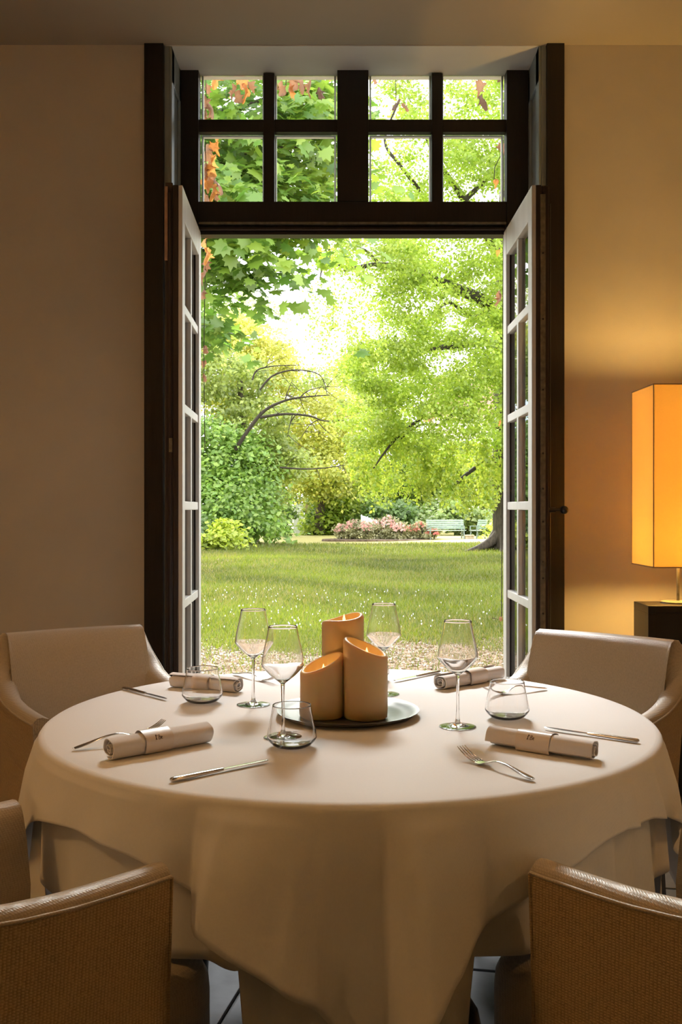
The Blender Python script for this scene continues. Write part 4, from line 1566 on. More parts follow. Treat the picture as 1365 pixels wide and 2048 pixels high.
# --- big tree on the right, limbs reaching left over the lawn
bx = depth_of(1100)
tb = P(1016, 1100, bx)
T2 = [
    # px, py, Y, rx, ry, rd, n, leaf, clump, style, ca, cb
    (900, 190, 27, 150, 70, 3, 6200, 8, 26, 'ball', LG1, LG2),
    (1010, 250, 28, 130, 110, 3, 7600, 8, 26, 'ball', LG1, LG2),
    (830, 330, 26, 90, 60, 3, 3600, 8, 26, 'ball', LG1, LG2),
    (950, 380, 28, 120, 70, 3, 7000, 8, 26, 'ball', LG1, LG2),
    (760, 385, 25, 70, 55, 2, 2600, 8, 24, 'ball', LG1, LG2),
    (900, 500, 27, 150, 60, 3, 6400, 8, 26, 'ball', LG1, LG2),
    (750, 520, 25, 110, 45, 2.5, 4600, 8, 24, 'ball', LG1, LG2),
    (980, 590, 29, 100, 70, 3, 5200, 8, 26, 'ball', LG1, LG2),
    (830, 610, 27, 90, 50, 2.5, 4600, 8, 24, 'ball', LG1, LG2),
    (700, 590, 25, 60, 45, 2, 700, 7, 46, 'weep', LG1, LG2),
    (640, 610, 25, 40, 55, 2, 420, 7, 46, 'weep', DG2, LG2),
    (760, 640, 26, 60, 40, 2, 900, 7, 40, 'weep', LG1, LG2),
    (900, 720, 29, 140, 70, 3, 7500, 8, 26, 'ball', LG1, LG2),
    (770, 730, 28, 80, 50, 2.5, 5400, 8, 24, 'ball', LG1, LG2),
    (980, 800, 31, 100, 90, 3, 4200, 8, 26, 'ball', LG1, LG2),
    (850, 830, 30, 120, 70, 3, 6000, 8, 24, 'ball', LG1, LG2),
    (740, 830, 30, 70, 70, 2.5, 4600, 8, 22, 'ball', LG1, (.50, .58, .06)),
    (800, 910, 32, 110, 60, 2.5, 5600, 8, 24, 'weep', LG1, (.55, .60, .06)),
    (930, 930, 32, 100, 60, 2.5, 4200, 8, 24, 'weep', LG1, (.58, .62, .07)),
    (1060, 700, 31, 90, 300, 3, 9000, 9, 30, 'ball', LG1, LG2),
    (1150, 500, 30, 90, 350, 3, 6000, 10, 30, 'ball', LG1, LG2),
]
limbs2 = [
    ([P(1014, 760, 34), P(985, 690, 32), P(925, 690, 30), P(850, 700, 28)], .20, .06),
    ([P(1014, 700, 34), P(975, 610, 31), P(905, 575, 29), P(830, 545, 27), P(760, 530, 26), P(690, 540, 25)], .24, .04),
    ([P(975, 625, 31), P(945, 635, 30), P(900, 605, 29), P(865, 630, 28)], .10, .03),
    ([P(1014, 560, 34), P(980, 480, 31), P(930, 400, 29), P(880, 330, 28), P(850, 270, 27)], .20, .03),
    ([P(930, 400, 29), P(980, 350, 29), P(1000, 310, 29)], .09, .03),
    ([P(700, 540, 25), P(665, 520, 25), P(655, 490, 25), P(640, 560, 25)], .05, .015),
    ([P(760, 530, 26), P(730, 500, 26), P(650, 475, 25)], .05, .02),
    ([P(1014, 900, 34), P(960, 930, 33), P(915, 965, 32), P(890, 1000, 32)], .10, .03),
    ([P(850, 830, 30), P(790, 880, 30), P(745, 940, 30)], .06, .02),
    ([P(905, 830, 31), P(880, 850, 31), P(840, 850, 31), P(800, 880, 31)], .06, .02),
    ([P(840, 380, 27), P(800, 330, 26), P(770, 280, 26), P(800, 200, 26)], .06, .02),
]
rt = tree('spreading_tree', 'large light green tree spreading over the lawn, trunk at the window edge', 'tree', tuple(tb), T2,
          trunk=[tb + Vector((.15, 0, -.1)), tb + Vector((.05, 0, 1.0)), P(1016, 950, bx), P(1014, 750, bx), P(1016, 500, bx), P(1030, 250, bx)], trunk_r=(.62, .34), limbs=limbs2, seed=21)
# root flare
mb = MB()
for ang_, ln in ((200, 1.5), (170, .9), (250, 1.1), (300, .9)):
    c_, s_ = math.cos(R(ang_)), math.sin(R(ang_))
    limb(mb, [(0.1, 0, 1.1), (.42 * c_, .42 * s_, .45), (.8 * c_ * ln / 1.2, .8 * s_ * ln / 1.2, .12), (1.2 * ln * c_, 1.2 * ln * s_, -.12)], .28, .05, 8)
mb.build('root', M_bark, rt, smooth=80, weld=False)

# --- maple near the house, upper left; its largest leaves are single pieces
base_m = (-5.2, 12.5, GZ)
TM = [
    (470, 230, 11.0, 150, 120, 1.3, 1500, 25, 60, 'layer', MG1, MG2),
    (580, 290, 11.5, 90, 110, 1.2, 1200, 24, 55, 'layer', MG1, (.42, .55, .06)),
    (640, 200, 12.0, 60, 70, .9, 320, 28, 50, 'layer', MG1, (.42, .55, .06)),
    (450, 390, 10.6, 120, 80, 1.1, 1150, 25, 55, 'layer', MG1, MG2),
    (560, 420, 11.2, 90, 60, 1.0, 850, 24, 50, 'layer', MG1, (.40, .54, .06)),
    (490, 520, 11.0, 90, 40, .8, 330, 29, 45, 'layer', MG1, MG2),
    (410, 600, 11.0, 50, 90, .8, 260, 26, 45, 'layer', MG1, MG2),
    (300, 350, 11.0, 130, 250, 1.4, 1300, 30, 60, 'layer', MG1, MG2),
]
limbsM = [
    ([(-5.1, 12.4, 3.2), P(300, 500, 11.6), P(420, 400, 11.2), P(500, 360, 11.0), P(560, 350, 11)], .09, .02),
    ([(-5.1, 12.4, 3.6), P(300, 330, 11.4), P(420, 240, 11.2), P(480, 215, 11.1), P(560, 190, 11)], .08, .018),
    ([P(300, 430, 11.5), P(440, 330, 11.3), P(540, 300, 11.2), P(640, 290, 11.4)], .05, .012),
    ([P(300, 520, 11.5), P(430, 500, 11.2), P(520, 470, 11.1), P(600, 440, 11.2)], .05, .012),
]
mt = tag(empty('maple_tree', base_m), 'maple with large fresh green leaves hanging into the upper left of the window', 'tree')
mb = MB()
bm_ = Vector(base_m)
limb(mb, [Vector((0, 0, -.1)), Vector((.05, 0, 1.8)), Vector((0.1, -.1, 3.8)), Vector((.2, -.2, 5.6))], .22, .10, 12)
mb.build('trunk', M_bark, mt, smooth=80, weld=False)
for pts, r0, r1 in limbsM:
    mb = MB()
    limb(mb, [Vector(p) - bm_ for p in pts], r0, r1, 7)
    mb.build('branch', M_twig, mt, smooth=80, weld=False)
c, nr, s, k = blob_leaves(TM, 31)
# which leaves show largest: in the window, nearest first
scr_x = CX + FPX * c[:, 0] / c[:, 1]
scr_y = HZ - FPX * (c[:, 2] - EYE) / c[:, 1]
vis = (scr_x > 408) & (scr_x < 672) & (((scr_y > 150) & (scr_y < 405)) | ((scr_y > 478) & (scr_y < 620)))
order = np.argsort(np.where(vis, -s * FPX / c[:, 1] + (c[:, 1] - 10) * 12, 1e6))
pick = order[:300]
rest = np.setdiff1d(np.arange(len(c)), pick)
V, F, cc, _ = leaf_cloud(c[rest] - np.array(base_m), nr[rest], s[rest], k[rest], (MAPLE_V, MAPLE_F), seed=33)
fo = link('foliage', np_mesh('foliage', V, F, cc), mt, M_leaf)
fo['kind'] = 'stuff'
shades = []
for i in range(8):
    t = i / 7
    col_ = tuple(np.array(MG1) * (1 - t) + np.array((.42, .56, .065)) * t)
    me = np_mesh('maple_leaf_blade', MAPLE_V, MAPLE_F, np.repeat(np.array([col_]), len(MAPLE_V), 0))
    me.materials.append(M_leaf)
    shades.append(me)
_, _, _, (tt, bb, nn) = leaf_cloud(c[pick], nr[pick], s[pick], k[pick], (MAPLE_V, MAPLE_F), seed=34)
for q, i in enumerate(pick):
    g = k[i][1]
    me = shades[int(np.clip((g - .24) / .30 * 7, 0, 7))]
    o = bpy.data.objects.new('leaf', me)
    COL.objects.link(o)
    o.parent = mt
    sc_ = float(s[i])
    M4 = Matrix(((bb[q][0], tt[q][0], nn[q][0]), (bb[q][1], tt[q][1], nn[q][1]), (bb[q][2], tt[q][2], nn[q][2]))).to_4x4()
    M4 = Matrix.Translation(Vector(c[i]) - bm_) @ M4 @ Matrix.Scale(sc_, 4)
    o.matrix_local = M4

# --- left border: broad sycamore shrub, olive tree behind it, golden trees further back
yl = depth_of(1086)
tree('leafy_shrub_tree', 'broad cool green shrub filling the lower left of the garden', 'shrub', tuple(P(450, 1086, yl)),
     [(448, 1000, yl - 1, 85, 70, 2.2, 6500, 10.5, 30, 'layer', BG1, BG2), (430, 900, yl, 90, 80, 2.5, 6000, 10.5, 30, 'layer', BG1, BG2), (488, 955, yl, 55, 90, 2.0, 5000, 10, 28, 'layer', BG1, BG2),
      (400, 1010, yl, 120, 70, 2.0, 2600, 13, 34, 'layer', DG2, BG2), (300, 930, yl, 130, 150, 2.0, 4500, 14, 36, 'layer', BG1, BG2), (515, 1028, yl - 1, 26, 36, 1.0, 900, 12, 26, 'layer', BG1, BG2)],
     trunk=[P(450, 1090, yl), P(445, 1000, yl), P(440, 900, yl)], trunk_r=(.18, .06), limbs=[([P(450, 1050, yl), P(500, 980, yl), P(540, 930, yl)], .08, .02)], seed=41)
yo = 42.0
yq = 39.2
bl = [([P(470, 900, yq), P(520, 830, yq), P(560, 805, yq), P(600, 795, yq), P(660, 790, yq - .5)], 0.088, 0.018),
      ([P(520, 835, yq), P(570, 828, yq), P(620, 832, yq), P(650, 842, yq), P(700, 840, yq)], 0.061, 0.015),
      ([P(520, 780, yq), P(545, 752, yq), P(590, 740, yq), P(640, 750, yq), P(655, 790, yq)], 0.044, 0.012),
      ([P(505, 760, yq), P(515, 740, yq), P(550, 732, yq), P(600, 730, yq)], 0.039, 0.012),
      ([P(570, 803, yq), P(575, 785, yq), P(585, 760, yq)], 0.028, 0.009),
      ([P(560, 935, yq), P(610, 938, yq), P(650, 936, yq), P(690, 930, yq)], 0.039, 0.012),
      ([P(600, 795, yq), P(620, 780, yq), P(660, 772, yq)], 0.028, 0.009),
      ([P(585, 830, yq), P(580, 850, yq), P(575, 875, yq)], 0.022, 0.009),
      ([P(640, 838, yq), P(620, 850, yq), P(600, 880, yq)], 0.022, 0.009)]
_r = random.Random(8)
for pts, r0, r1 in list(bl):
    for q in range(4):
        i_ = _r.randrange(1, len(pts))
        p_ = Vector(pts[i_]).lerp(Vector(pts[i_ - 1]), _r.random())
        dx_, dz_ = _r.uniform(.2, 1.0), _r.uniform(-.7, .7)
        bl.append(([p_, p_ + Vector((dx_ * .5, -.1, dz_ * .6)), p_ + Vector((dx_, -.1, dz_))], 0.014, 0.006))
tree('olive_green_tree', 'olive green tree on the left with bare dark branches reaching right', 'tree', tuple(P(500, 1080, yo)),
     [(460, 750, yo + 1, 80, 60, 2.5, 4200, 9, 24, 'ball', OG1, OG2), (510, 850, yo + .5, 70, 70, 2.5, 4200, 9, 24, 'ball', OG1, OG2), (556, 915, yo + 1, 54, 50, 2.0, 3800, 9, 24, 'ball', OG1, OG2),
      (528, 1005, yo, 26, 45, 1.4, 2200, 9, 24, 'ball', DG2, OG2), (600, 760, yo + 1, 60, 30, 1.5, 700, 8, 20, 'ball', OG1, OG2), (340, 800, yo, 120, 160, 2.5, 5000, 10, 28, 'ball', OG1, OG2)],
     trunk=[P(505, 1085, yo), P(500, 980, yo), P(490, 880, yo), P(480, 760, yo)], trunk_r=(.30, .12), limbs=bl, seed=42)
yg = 50.0
tree('golden_tree', 'golden yellow tree rising behind the left border', 'tree', tuple(P(470, 1065, yg)),
     [(480, 690, yg, 70, 55, 3, 5200, 8, 22, 'ball', YG1, (.76, .70, .15)), (540, 730, yg, 60, 45, 3, 4200, 8, 22, 'ball', YG1, (.76, .70, .15)), (420, 720, yg, 60, 80, 3, 3600, 8, 22, 'ball', YG1, YG2), (500, 790, yg, 110, 60, 3, 5000, 8, 22, 'ball', YG1, YG2)],
     trunk=[P(480, 1068, yg), P(480, 850, yg), P(485, 700, yg)], trunk_r=(.3, .08), seed=43, group='golden green trees at the back')
tree('golden_tree', 'yellow green tree in the middle, behind the bare branches', 'tree', tuple(P(640, 1064, yg + 2)),
     [(640, 840, yg + 2, 75, 80, 3, 8000, 8, 22, 'layer', YG1, YG2), (660, 930, yg + 1, 70, 60, 3, 5200, 8, 22, 'layer', (.38, .46, .05), YG2), (615, 950, yg + 1, 55, 30, 2.0, 3000, 8, 22, 'layer', (.30, .40, .05), YG2)],
     trunk=[P(640, 1066, yg + 2), P(642, 950, yg + 2), P(640, 850, yg + 2)], trunk_r=(.3, .08), seed=44, group='golden green trees at the back')
tree('pale_tree', 'pale hazy green tree top far back at the left edge of the sky', 'tree', tuple(P(440, 1060, 62)),
     [(450, 620, 62, 80, 60, 4, 2600, 7, 24, 'ball', (.42, .52, .16), (.62, .70, .30)), (530, 640, 62, 50, 50, 3, 800, 7, 24, 'ball', (.42, .52, .16), (.62, .70, .30)), (380, 650, 62, 90, 90, 4, 3000, 7, 26, 'ball', (.42, .52, .16), (.62, .70, .30))],
     trunk=[P(445, 1062, 62), P(450, 800, 62), P(450, 620, 62)], trunk_r=(.35, .08), seed=45)
yb_ = depth_of(1066) - 3
tree('bright_shrub', 'bright green spreading shrub left of the pink roses', 'shrub', tuple(P(650, 1066, yb_)),
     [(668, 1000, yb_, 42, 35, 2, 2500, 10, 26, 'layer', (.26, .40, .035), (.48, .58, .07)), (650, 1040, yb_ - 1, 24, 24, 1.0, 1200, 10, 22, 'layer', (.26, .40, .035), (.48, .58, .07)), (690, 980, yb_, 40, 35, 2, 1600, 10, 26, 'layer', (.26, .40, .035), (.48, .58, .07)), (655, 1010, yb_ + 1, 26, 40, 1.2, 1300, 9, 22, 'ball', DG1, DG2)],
     trunk=[P(655, 1068, yb_), P(652, 1030, yb_), P(660, 990, yb_)], trunk_r=(.14, .05), seed=46)
yd = 58.0
for i, (px, py, rx, ry, n, ca_, cb_, lab) in enumerate((
        (770, 940, 80, 100, 7000, (.16, .28, .04), (.38, .50, .07), 'mid green tree behind the middle of the rose bed'),
        (850, 960, 70, 90, 6000, (.18, .30, .04), (.44, .54, .08), 'fresh green tree behind the bench'),
        (930, 960, 80, 90, 5200, (.20, .30, .05), (.46, .54, .10), 'loose green tree behind the garden chair'),
        (1040, 940, 90, 110, 5000, (.20, .30, .05), (.46, .54, .10), 'loose green tree behind the trunk of the spreading tree'),
        (560, 960, 70, 110, 5200, (.12, .20, .04), (.30, .38, .07), 'dull green tree behind the white gate'),
        (700, 800, 60, 90, 4600, (.34, .46, .06), (.56, .64, .12), 'light green tree top in the middle far back'))):
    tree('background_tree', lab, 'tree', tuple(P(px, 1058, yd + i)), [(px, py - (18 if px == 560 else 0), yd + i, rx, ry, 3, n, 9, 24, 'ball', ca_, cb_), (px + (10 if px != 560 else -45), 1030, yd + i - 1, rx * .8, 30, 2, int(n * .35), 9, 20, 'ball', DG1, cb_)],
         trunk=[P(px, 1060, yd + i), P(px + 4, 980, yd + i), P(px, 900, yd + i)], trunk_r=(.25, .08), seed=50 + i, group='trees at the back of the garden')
# dark evergreen undergrowth behind the roses
tree('evergreen_shrub', 'dark evergreen shrub behind the pink roses', 'shrub', tuple(P(770, 1066, 52)),
     [(760, 1035, 52, 45, 30, 1.5, 2600, 9, 20, 'ball', DG1, DG2), (800, 1040, 52, 50, 32, 1.5, 2600, 9, 20, 'ball', DG1, (.2, .34, .06))], seed=61)
tree('evergreen_shrub', 'grey green shrub behind the bench', 'shrub', tuple(P(910, 1070, 51)),
     [(900, 1035, 51, 60, 30, 1.5, 3000, 9, 20, 'ball', DG2, (.34, .42, .14)), (960, 1040, 51, 50, 30, 1.5, 2200, 9, 20, 'ball', DG2, (.40, .48, .14))], seed=62)
tree('evergreen_shrub', 'dark shrub at the foot of the left border', 'shrub', tuple(P(430, 1090, 35)),
     [(415, 1070, 35.5, 40, 25, 1.0, 1500, 10, 18, 'ball', DG1, DG2), (340, 1060, 36, 90, 40, 1.0, 1800, 11, 20, 'ball', DG1, DG2)], seed=63)
tree('evergreen_shrub', 'dark shrub beside the white gate', 'shrub', tuple(P(575, 1066, 50)),
     [(568, 1042, 50, 14, 26, .8, 1300, 8, 12, 'ball', DG1, DG2), (636, 1042, 53, 12, 28, .8, 900, 8, 16, 'ball', DG1, DG2)], seed=64)
tree('yellow_shrub', 'small lime yellow shrub at the lawn edge on the left', 'shrub', tuple(P(450, 1094, 34.5)),
     [(450, 1062, 34.5, 24, 26, .6, 900, 11, 18, 'layer', (.42, .54, .03), (.66, .74, .08)), (430, 1075, 34.5, 20, 16, .6, 420, 11, 16, 'layer', (.36, .48, .04), (.6, .68, .09))],
     trunk=[P(450, 1096, 34.5), P(450, 1060, 34.5)], trunk_r=(.04, .02), seed=65)
tree('yellow_shrub', 'lime yellow shrub beside the big trunk', 'shrub', tuple(P(985, 1084, 44)),
     [(1004, 1056, 44, 15, 26, .8, 800, 10, 18, 'layer', (.46, .56, .05), (.70, .76, .14)), (1040, 1050, 44, 40, 35, .8, 900, 10, 18, 'layer', (.46, .56, .05), (.70, .76, .14))],
     trunk=[P(985, 1086, 44), P(986, 1050, 44)], trunk_r=(.04, .02), seed=66)


# --- roses
def rose(px, py, yy, w, h, label, ca_, cb_, fl, nfl, seed):
    b0 = P(px, py, yy)
    sc = yy / FPX
    root = tag(empty('rose_bush', tuple(b0)), label, 'rose bush', 'rose bushes in the far bed')
    r = np.random.default_rng(seed)
    mb = MB()
    for q in range(6):
        a = r.random() * 6.28
        mb.tube([(0.04 * math.cos(a), .04 * math.sin(a), 0), (w * sc * .3 * math.cos(a), .2 * math.sin(a), h * sc * .5), (w * sc * .42 * math.cos(a), .3 * math.sin(a), h * sc * (.8 + .2 * r.random()))], [.02, .014, .006], 5)
    mb.build('stems', M_twig, root, weld=False)
    c, nr, s, k = blob_leaves([(px, py - h * .45, yy, w * .5, h * .42, .45, 900, 5.5, 9, 'ball', ca_, cb_)], seed)
    V, F, cc, _ = leaf_cloud(c - np.array(b0), nr, s, k, seed=seed)
    fo = link('foliage', np_mesh('foliage', V, F, cc), root, M_leaf)
    fo['kind'] = 'stuff'
    # blooms: cupped five petal flowers
    n = nfl
    u = norm(r.normal(0, 1, (n, 3)))
    u[:, 2] = np.abs(u[:, 2]) * .9
    u[:, 1] = -np.abs(u[:, 1])
    pos = np.array([0, 0, h * sc * .5]) + u * np.array([w * sc * .5, .5, h * sc * .48]) * r.uniform(.8, 1.05, (n, 1))
    V, F, K = [], [], []
    for p in pos:
        rad = sc * r.uniform(1.7, 3.0)
        b1 = len(V)
        V.append(tuple(p))
        for q in range(10):
            a = q * math.pi / 5
            rr = rad * (1 if q % 2 == 0 else .75)
            V.append((p[0] + rr * math.cos(a), p[1] - rad * .5 + rr * .5 * math.sin(a), p[2] + rr * math.sin(a) * .9))
        for q in range(10): F.append((b1, b1 + 1 + q, b1 + 1 + (q + 1) % 10))
        t = r.random()
        K += [tuple(np.array(fl[0]) * (1 - t) + np.array(fl[1]) * t)] * 11
    bl_ = link('blooms', np_mesh('blooms', np.array(V), np.array(F), np.array(K)), root, M_leaf)
    bl_['kind'] = 'stuff'


yr = depth_of(1079)
PK = ((.70, .30, .26), (.85, .58, .50))
RD = ((.62, .12, .08), (.80, .34, .22))
for i, (px, h, fl, lab) in enumerate((
        (684, 34, PK, 'low pink rose bush at the left end of the bed'), (706, 46, PK, 'pink rose bush, second from the left end of the bed'),
        (730, 40, PK, 'pink rose bush before the pale cold frame'), (753, 44, PK, 'pink rose bush in the middle of the bed'),
        (776, 52, PK, 'tallest pink rose bush, right of the middle of the bed'), (798, 40, PK, 'pink rose bush before the dark evergreen'),
        (822, 34, RD, 'red and pink rose bush left of the bench'), (843, 40, RD, 'red rose bush just beside the bench'), (866, 24, RD, 'small rose bush before the left end of the bench'))):
    rose(px, 1080 + (1 if i % 2 else 0), yr - .3 * (i % 3), 30, h, lab, (.30, .30, .12), (.56, .54, .28), fl, 46 if i < 6 else 26, 70 + i)
# soil bed under the roses
bed = MB()
pts = []
for k_ in range(40):
    a = k_ / 40 * 2 * math.pi
    pts.append((P(765, 1082, yr).x + 2.75 * math.cos(a), yr - .4 + 1.35 * math.sin(a) + .08 * math.sin(5 * a)))
bed.add([(x_, y_, GZ - .05) for x_, y_ in pts] + [(x_ * .985 + .027, y_, GZ + .035) for x_, y_ in pts], [tuple(range(40, 80))] + [(k_, (k_ + 1) % 40, (k_ + 1) % 40 + 40, k_ + 40) for k_ in range(40)])
M_soil = pm('dug_garden_soil', (.17, .115, .085), .95, var=.5, vscale=6, bump=.8, bscale=9)
struct(bed.build('flower_bed_soil', M_soil), 'brown dug soil of the rose bed', 'soil bed')

# --- garden bench, chair, stone block
M_bench = pm('sage_green_bench_paint', (.40, .52, .42), .6, var=.12, vscale=10)
M_iron2 = pm('grey_green_cast_iron', (.22, .28, .25), .6, var=.2, vscale=12)


def bench(x, y, z, w, rz, label, n_back=5, n_seat=4, name='garden_bench', cat='bench'):
    root = tag(empty(name, (x, y, z), rz), label, cat)
    for k_ in range(n_back):
        zz = .50 + k_ * .085
        yy = .20 + (zz - .45) * .25
        MB().box(-w / 2, w / 2, yy, yy + .022, zz, zz + .062).build('back_slat', M_bench, root, bevel=.004)
    for k_ in range(n_seat):
        yy = -.24 + k_ * .11
        MB().box(-w / 2, w / 2, yy, yy + .085, .415, .44).build('seat_slat', M_bench, root, bevel=.004)
    for sx in (-1, 1):
        xx_ = sx * (w / 2 - .10)
        m_ = MB()
        m_.bar((xx_, -.24, .40), (xx_, .24, .40), .05, .035)
        m_.bar((xx_, -.20, .40), (xx_, -.27, 0), .05, .04, up=(0, 1, 0))
        m_.bar((xx_, .18, .40), (xx_, .27, 0), .05, .04, up=(0, 1, 0))
        m_.bar((xx_, .21, .40), (xx_, .335, .92), .05, .03, up=(0, 1, 0))
        m_.bar((xx_, -.26, .62), (xx_, .25, .62), .05, .03)
        m_.bar((xx_, -.25, .40), (xx_, -.25, .62), .05, .03, up=(0, 1, 0))
        m_.build('end_frame', M_iron2, root)
    return root


yb2 = depth_of(1080)
pb = P(893, 1080, yb2)
bench(pb.x, yb2, GZ, 1.72, R(6), 'sage green slatted bench standing beside the rose bed')
pc = P(956, 1080, depth_of(1080))
bench(pc.x, pc.y, GZ, .62, R(-55), 'sage green garden chair half hidden in shrubs, turned sideways', name='garden_chair', cat='garden chair')
M_stone = pm('pale_stone', (.52, .42, .30), .9, var=.2, vscale=9, bump=.4, bscale=20)
ps = P(939, 1080, yb2)
tag(MB().box(-.19, .19, -.17, .17, 0, .17).box(-.22, .22, -.2, .2, .17, .23).build('stone_block', M_stone, bevel=.02, loc=(ps.x, yb2, GZ)), 'low pale stone block between bench and garden chair', 'stone')
# gravel patch right
M_grav = pm('pinkish_gravel', (.52, .43, .36), .95, var=.25, vscale=40, bump=.5, bscale=60)
pg = [(P(925, 1083, 42).x + 0 + 3.4 * math.cos(a) + 2.2, 42.0 + 1.8 * math.sin(a)) for a in [k_ / 36 * 2 * math.pi for k_ in range(36)]]
grv = MB().add([(x_, y_, float(gz(np.array(x_), np.array(y_))) + .02) for x_, y_ in pg] + [(sum(p[0] for p in pg) / 36, 42, GZ + .03)], [(k_, (k_ + 1) % 36, 36) for k_ in range(36)])
struct(grv.build('path', M_grav), 'pale gravel before the bench', 'path')

# --- white gate with stone post, cold frame, house beyond
M_gate = pm('white_gate_paint', (.78, .82, .88), .5, var=.05, vscale=6)
ygt = 54.0
pg_ = P(600, 1068, ygt)
gt = tag(empty('garden_gate', (pg_.x, ygt, GZ)), 'white boarded gate with a stone post between dark shrubs', 'gate')
for k_ in range(5):
    MB().box(-.34 + k_ * .115, -.34 + k_ * .115 + .11, 0, .03, .05, 1.62 + .03 * (k_ % 2)).build('board', M_gate, gt, bevel=.004)
MB().box(.26, .55, -.1, .2, 0, 1.75).build('gate_post', M_stone, gt, bevel=.03)
ycf = 50.0
pcf = P(748, 1046, ycf)
cf = tag(empty('cold_frame', (pcf.x, ycf, GZ + .25)), 'pale glazed cold frame with a sloping lid behind the roses', 'cold frame')
M_cf = pm('pale_frame_paint', (.70, .76, .82), .4, var=.06, vscale=8)
m_ = MB().add([(-.65, -.5, 0), (.65, -.5, 0), (.65, .5, 0), (-.65, .5, 0), (-.65, -.5, .62), (.65, -.5, .25), (.65, .5, .45), (-.65, .5, .82)], [(0, 3, 2, 1), (0, 1, 5, 4), (1, 2, 6, 5), (2, 3, 7, 6), (3, 0, 4, 7), (4, 5, 6, 7)])
m_.build('body', M_cf, cf)
for sx_ in (-.55, .55):
    MB().box(sx_ - .06, sx_ + .06, -.45, .45, -.27, 0).build('support', M_stone, cf)
for k_ in range(5):
    a = -.6 + k_ * .30
    f_ = lambda x_: .62 - (x_ + .65) / 1.3 * .37 + .02
    MB().bar((a, -.5, f_(a)), (a, .5, f_(a) + .20), .04, .04).build('glazing_bar', M_gate, cf)
yh = 84.0
ph = P(1000, 1056, yh)
hs = tag(empty('house', (ph.x, yh, GZ)), 'pale pink house glimpsed through the leaves at the right', 'house')
M_house = pm('pale_pink_render', (.72, .60, .55), .9, var=.08, vscale=2)
M_roof = pm('red_brown_roof_tile', (.36, .20, .14), .85, var=.25, vscale=6)
M_win = pm('dark_window_glass', (.06, .08, .10), .15, var=.1)
MB().box(-5.2, 9, 0, 8, 0, 9.5).build('wall', M_house, hs)
MB().add([(-5.8, -.6, 9.4), (9.6, -.6, 9.4), (9.6, 8.6, 9.4), (-5.8, 8.6, 9.4), (-5.2, 4, 13), (9, 4, 13)], [(0, 1, 5, 4), (2, 3, 4, 5), (0, 4, 3), (1, 2, 5), (3, 2, 1, 0)]).build('roof', M_roof, hs)
for x_ in (-3.6, -.6, 2.4, 5.4):
    for z_ in (1.2, 5.2):
        wf = MB().box(x_ - .1, x_ + 1.3, -.06, 0.02, z_ - .1, z_ + 2.0).build('window', M_gate, hs)
        MB().box(x_, x_ + .57, -.09, -.05, z_, z_ + 1.9).build('pane', M_win, wf)
        MB().box(x_ + .63, x_ + 1.2, -.09, -.05, z_, z_ + 1.9).build('pane', M_win, wf)

# ------------------------------------------------------------------ dead creeper leaves at the window
def dead_leaf_mesh(seed, col):
    r = random.Random(seed)
    nU, nV = 6, 14
    V, F = [], []
    curl = r.uniform(.8, 2.2)
    twist = r.uniform(-.8, .8)
    for j in range(nV + 1):
        v = j / nV
        w = float(np.interp(v, [0, .10, .20, .36, .48, .62, .76, .88, 1], [.05, .34, .22, .52, .27, .38, .15, .10, .01])) * (1 + .15 * math.sin(v * 17 + seed))
        for i in range(nU + 1):
            u = -1 + 2 * i / nU
            a = u * curl * .8
            x = w * (math.sin(a) / max(.3, curl * .8))
            y = w * .9 * (1 - math.cos(a)) + .10 * math.sin(v * 5 + seed)
            ct, st_ = math.cos(twist * v), math.sin(twist * v)
            V.append((x * ct - y * st_, x * st_ + y * ct, -v + (.10 * abs(u) * math.sin(seed + v * 13) - .10 * abs(u))))
    for j in range(nV):
        for i in range(nU):
            a = j * (nU + 1) + i
            F.append((a, a + 1, a + nU + 2, a + nU + 1))
    me = MB().add(V, F).mesh('dead_leaf_blade', smooth=60)
    me.materials.append(col)
    return me


DC = [leaf_mat('orange_dead_leaf', (.62, .24, .055), .55, .05), leaf_mat('brown_dead_leaf', (.34, .17, .085), .4, .06), leaf_mat('dark_dead_leaf', (.16, .085, .055), .3, .05), leaf_mat('amber_dead_leaf', (.70, .34, .09), .55, .05)]
DL = [[dead_leaf_mesh(3 + 5 * q + k_, DC[q]) for k_ in range(3)] for q in range(4)]
YV = 5.19


def creeper(name, label, stems, leaves, seed):
    b0 = P(*leaves[0][:2], YV)
    root = tag(empty(name, tuple(b0)), label, 'creeper', 'dried creeper outside the window')
    r = random.Random(seed)
    for st_ in stems:
        MB().tube([P(x_, y_, YV + .02) - b0 for x_, y_ in st_], .0022, 6).build('stem', M_twig, root, weld=False)
    for px, py, ln, q, rot in leaves:
        o = link('leaf', DL[q][r.randrange(3)], root)
        o.location = P(px, py - ln * .5, YV + r.uniform(-.03, .03)) - b0
        o.scale = (ln / FPX * YV * r.uniform(.85, 1.2),) * 2 + (ln / FPX * YV,)
        o.rotation_euler = (r.uniform(-.3, .3), R(rot), r.uniform(0, 6.28))
    return root


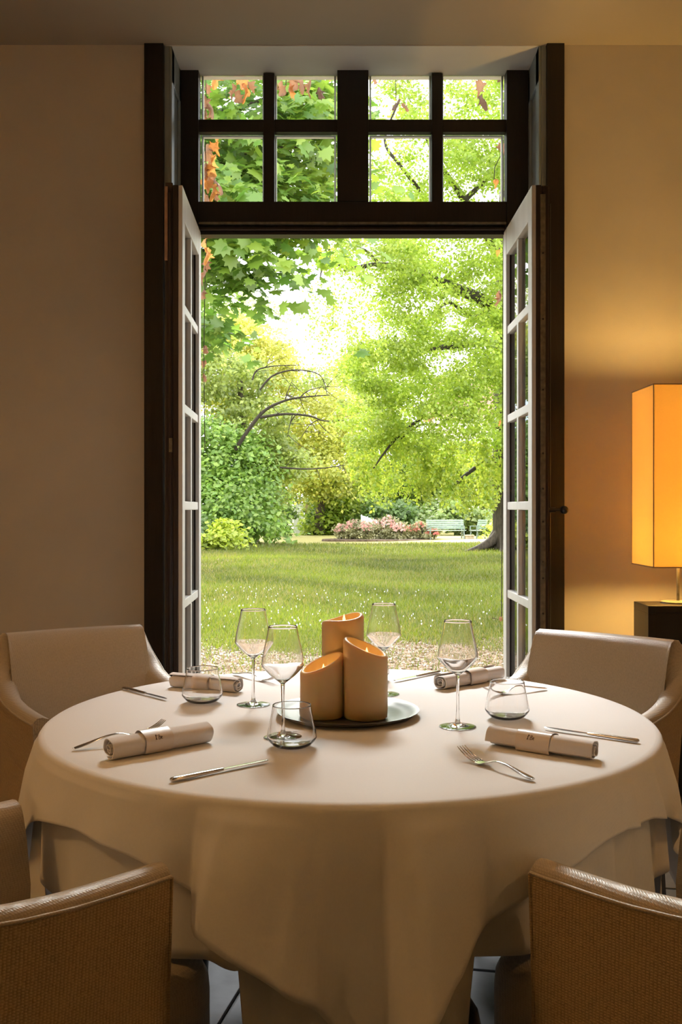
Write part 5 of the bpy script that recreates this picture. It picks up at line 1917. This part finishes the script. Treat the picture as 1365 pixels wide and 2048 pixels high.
creeper('dried_creeper', 'orange and brown dried creeper leaves hanging down the left side of the window',
        [[(410, 100), (413, 200), (411, 300), (416, 420), (411, 520), (408, 700), (410, 900)], [(412, 140), (430, 120), (440, 90)]],
        [(426, 160, 36, 3, 10), (413, 178, 26, 1, -10), (411, 205, 34, 1, 5), (417, 222, 38, 1, -8), (410, 236, 34, 1, 12), (413, 262, 20, 2, 0), (437, 284, 24, 0, 70), (420, 296, 32, 0, 30), (411, 306, 36, 1, -5), (431, 318, 26, 0, -40),
         (418, 326, 42, 3, 5), (411, 340, 34, 1, 0), (423, 346, 34, 3, 10), (428, 362, 34, 1, -25), (413, 368, 36, 0, 0), (434, 374, 36, 1, -20), (422, 384, 38, 3, 10), (412, 396, 30, 1, 0), (430, 392, 24, 1, 15),
         (413, 487, 32, 3, 8), (409, 512, 34, 3, 0), (412, 530, 30, 1, -6), (411, 552, 36, 1, 6), (408, 590, 24, 1, 0), (409, 700, 20, 1, -14), (412, 728, 18, 1, 16), (408, 756, 20, 1, -16)], 5)
creeper('dried_creeper', 'brown dried leaves hanging before the upper left panes',
        [[(420, 110), (480, 130), (540, 118), (600, 128), (680, 120)], [(480, 130), (486, 160)], [(590, 128), (588, 160)], [(612, 128), (613, 160)], [(575, 126), (572, 170)]],
        [(486, 158, 40, 0, 0), (470, 186, 34, 1, 16), (478, 196, 28, 1, 4), (487, 184, 40, 0, -6), (497, 176, 28, 1, -24), (505, 150, 16, 0, 0), (524, 150, 14, 1, 10),
         (565, 180, 34, 1, 8), (580, 182, 34, 0, -4), (587, 164, 40, 1, 0), (606, 172, 36, 1, 6), (618, 172, 34, 1, -30), (638, 186, 26, 2, -8), (637, 152, 18, 1, 0), (660, 152, 18, 0, 10), (555, 180, 30, 1, -12)], 6)
creeper('dried_creeper', 'few dark dried leaves hanging before the upper right panes and right window edge',
        [[(700, 120), (790, 125), (860, 118), (960, 122), (1012, 120)], [(791, 125), (793, 200)], [(960, 122), (961, 160)], [(1010, 120), (1008, 300), (990, 335), (989, 360)], [(1008, 300), (1006, 700), (1004, 1240), (985, 1236)]],
        [(796, 210, 28, 2, 6), (806, 216, 22, 1, -34), (747, 162, 16, 1, -30), (790, 148, 12, 2, 0), (962, 172, 40, 1, -6), (965, 204, 34, 2, 4), (1000, 156, 26, 2, 20), (998, 298, 30, 1, 22), (994, 366, 20, 0, -8), (999, 505, 14, 0, 12), (1001, 598, 36, 1, 6), (1002, 846, 14, 0, 0), (999, 1239, 12, 1, 40)], 7)
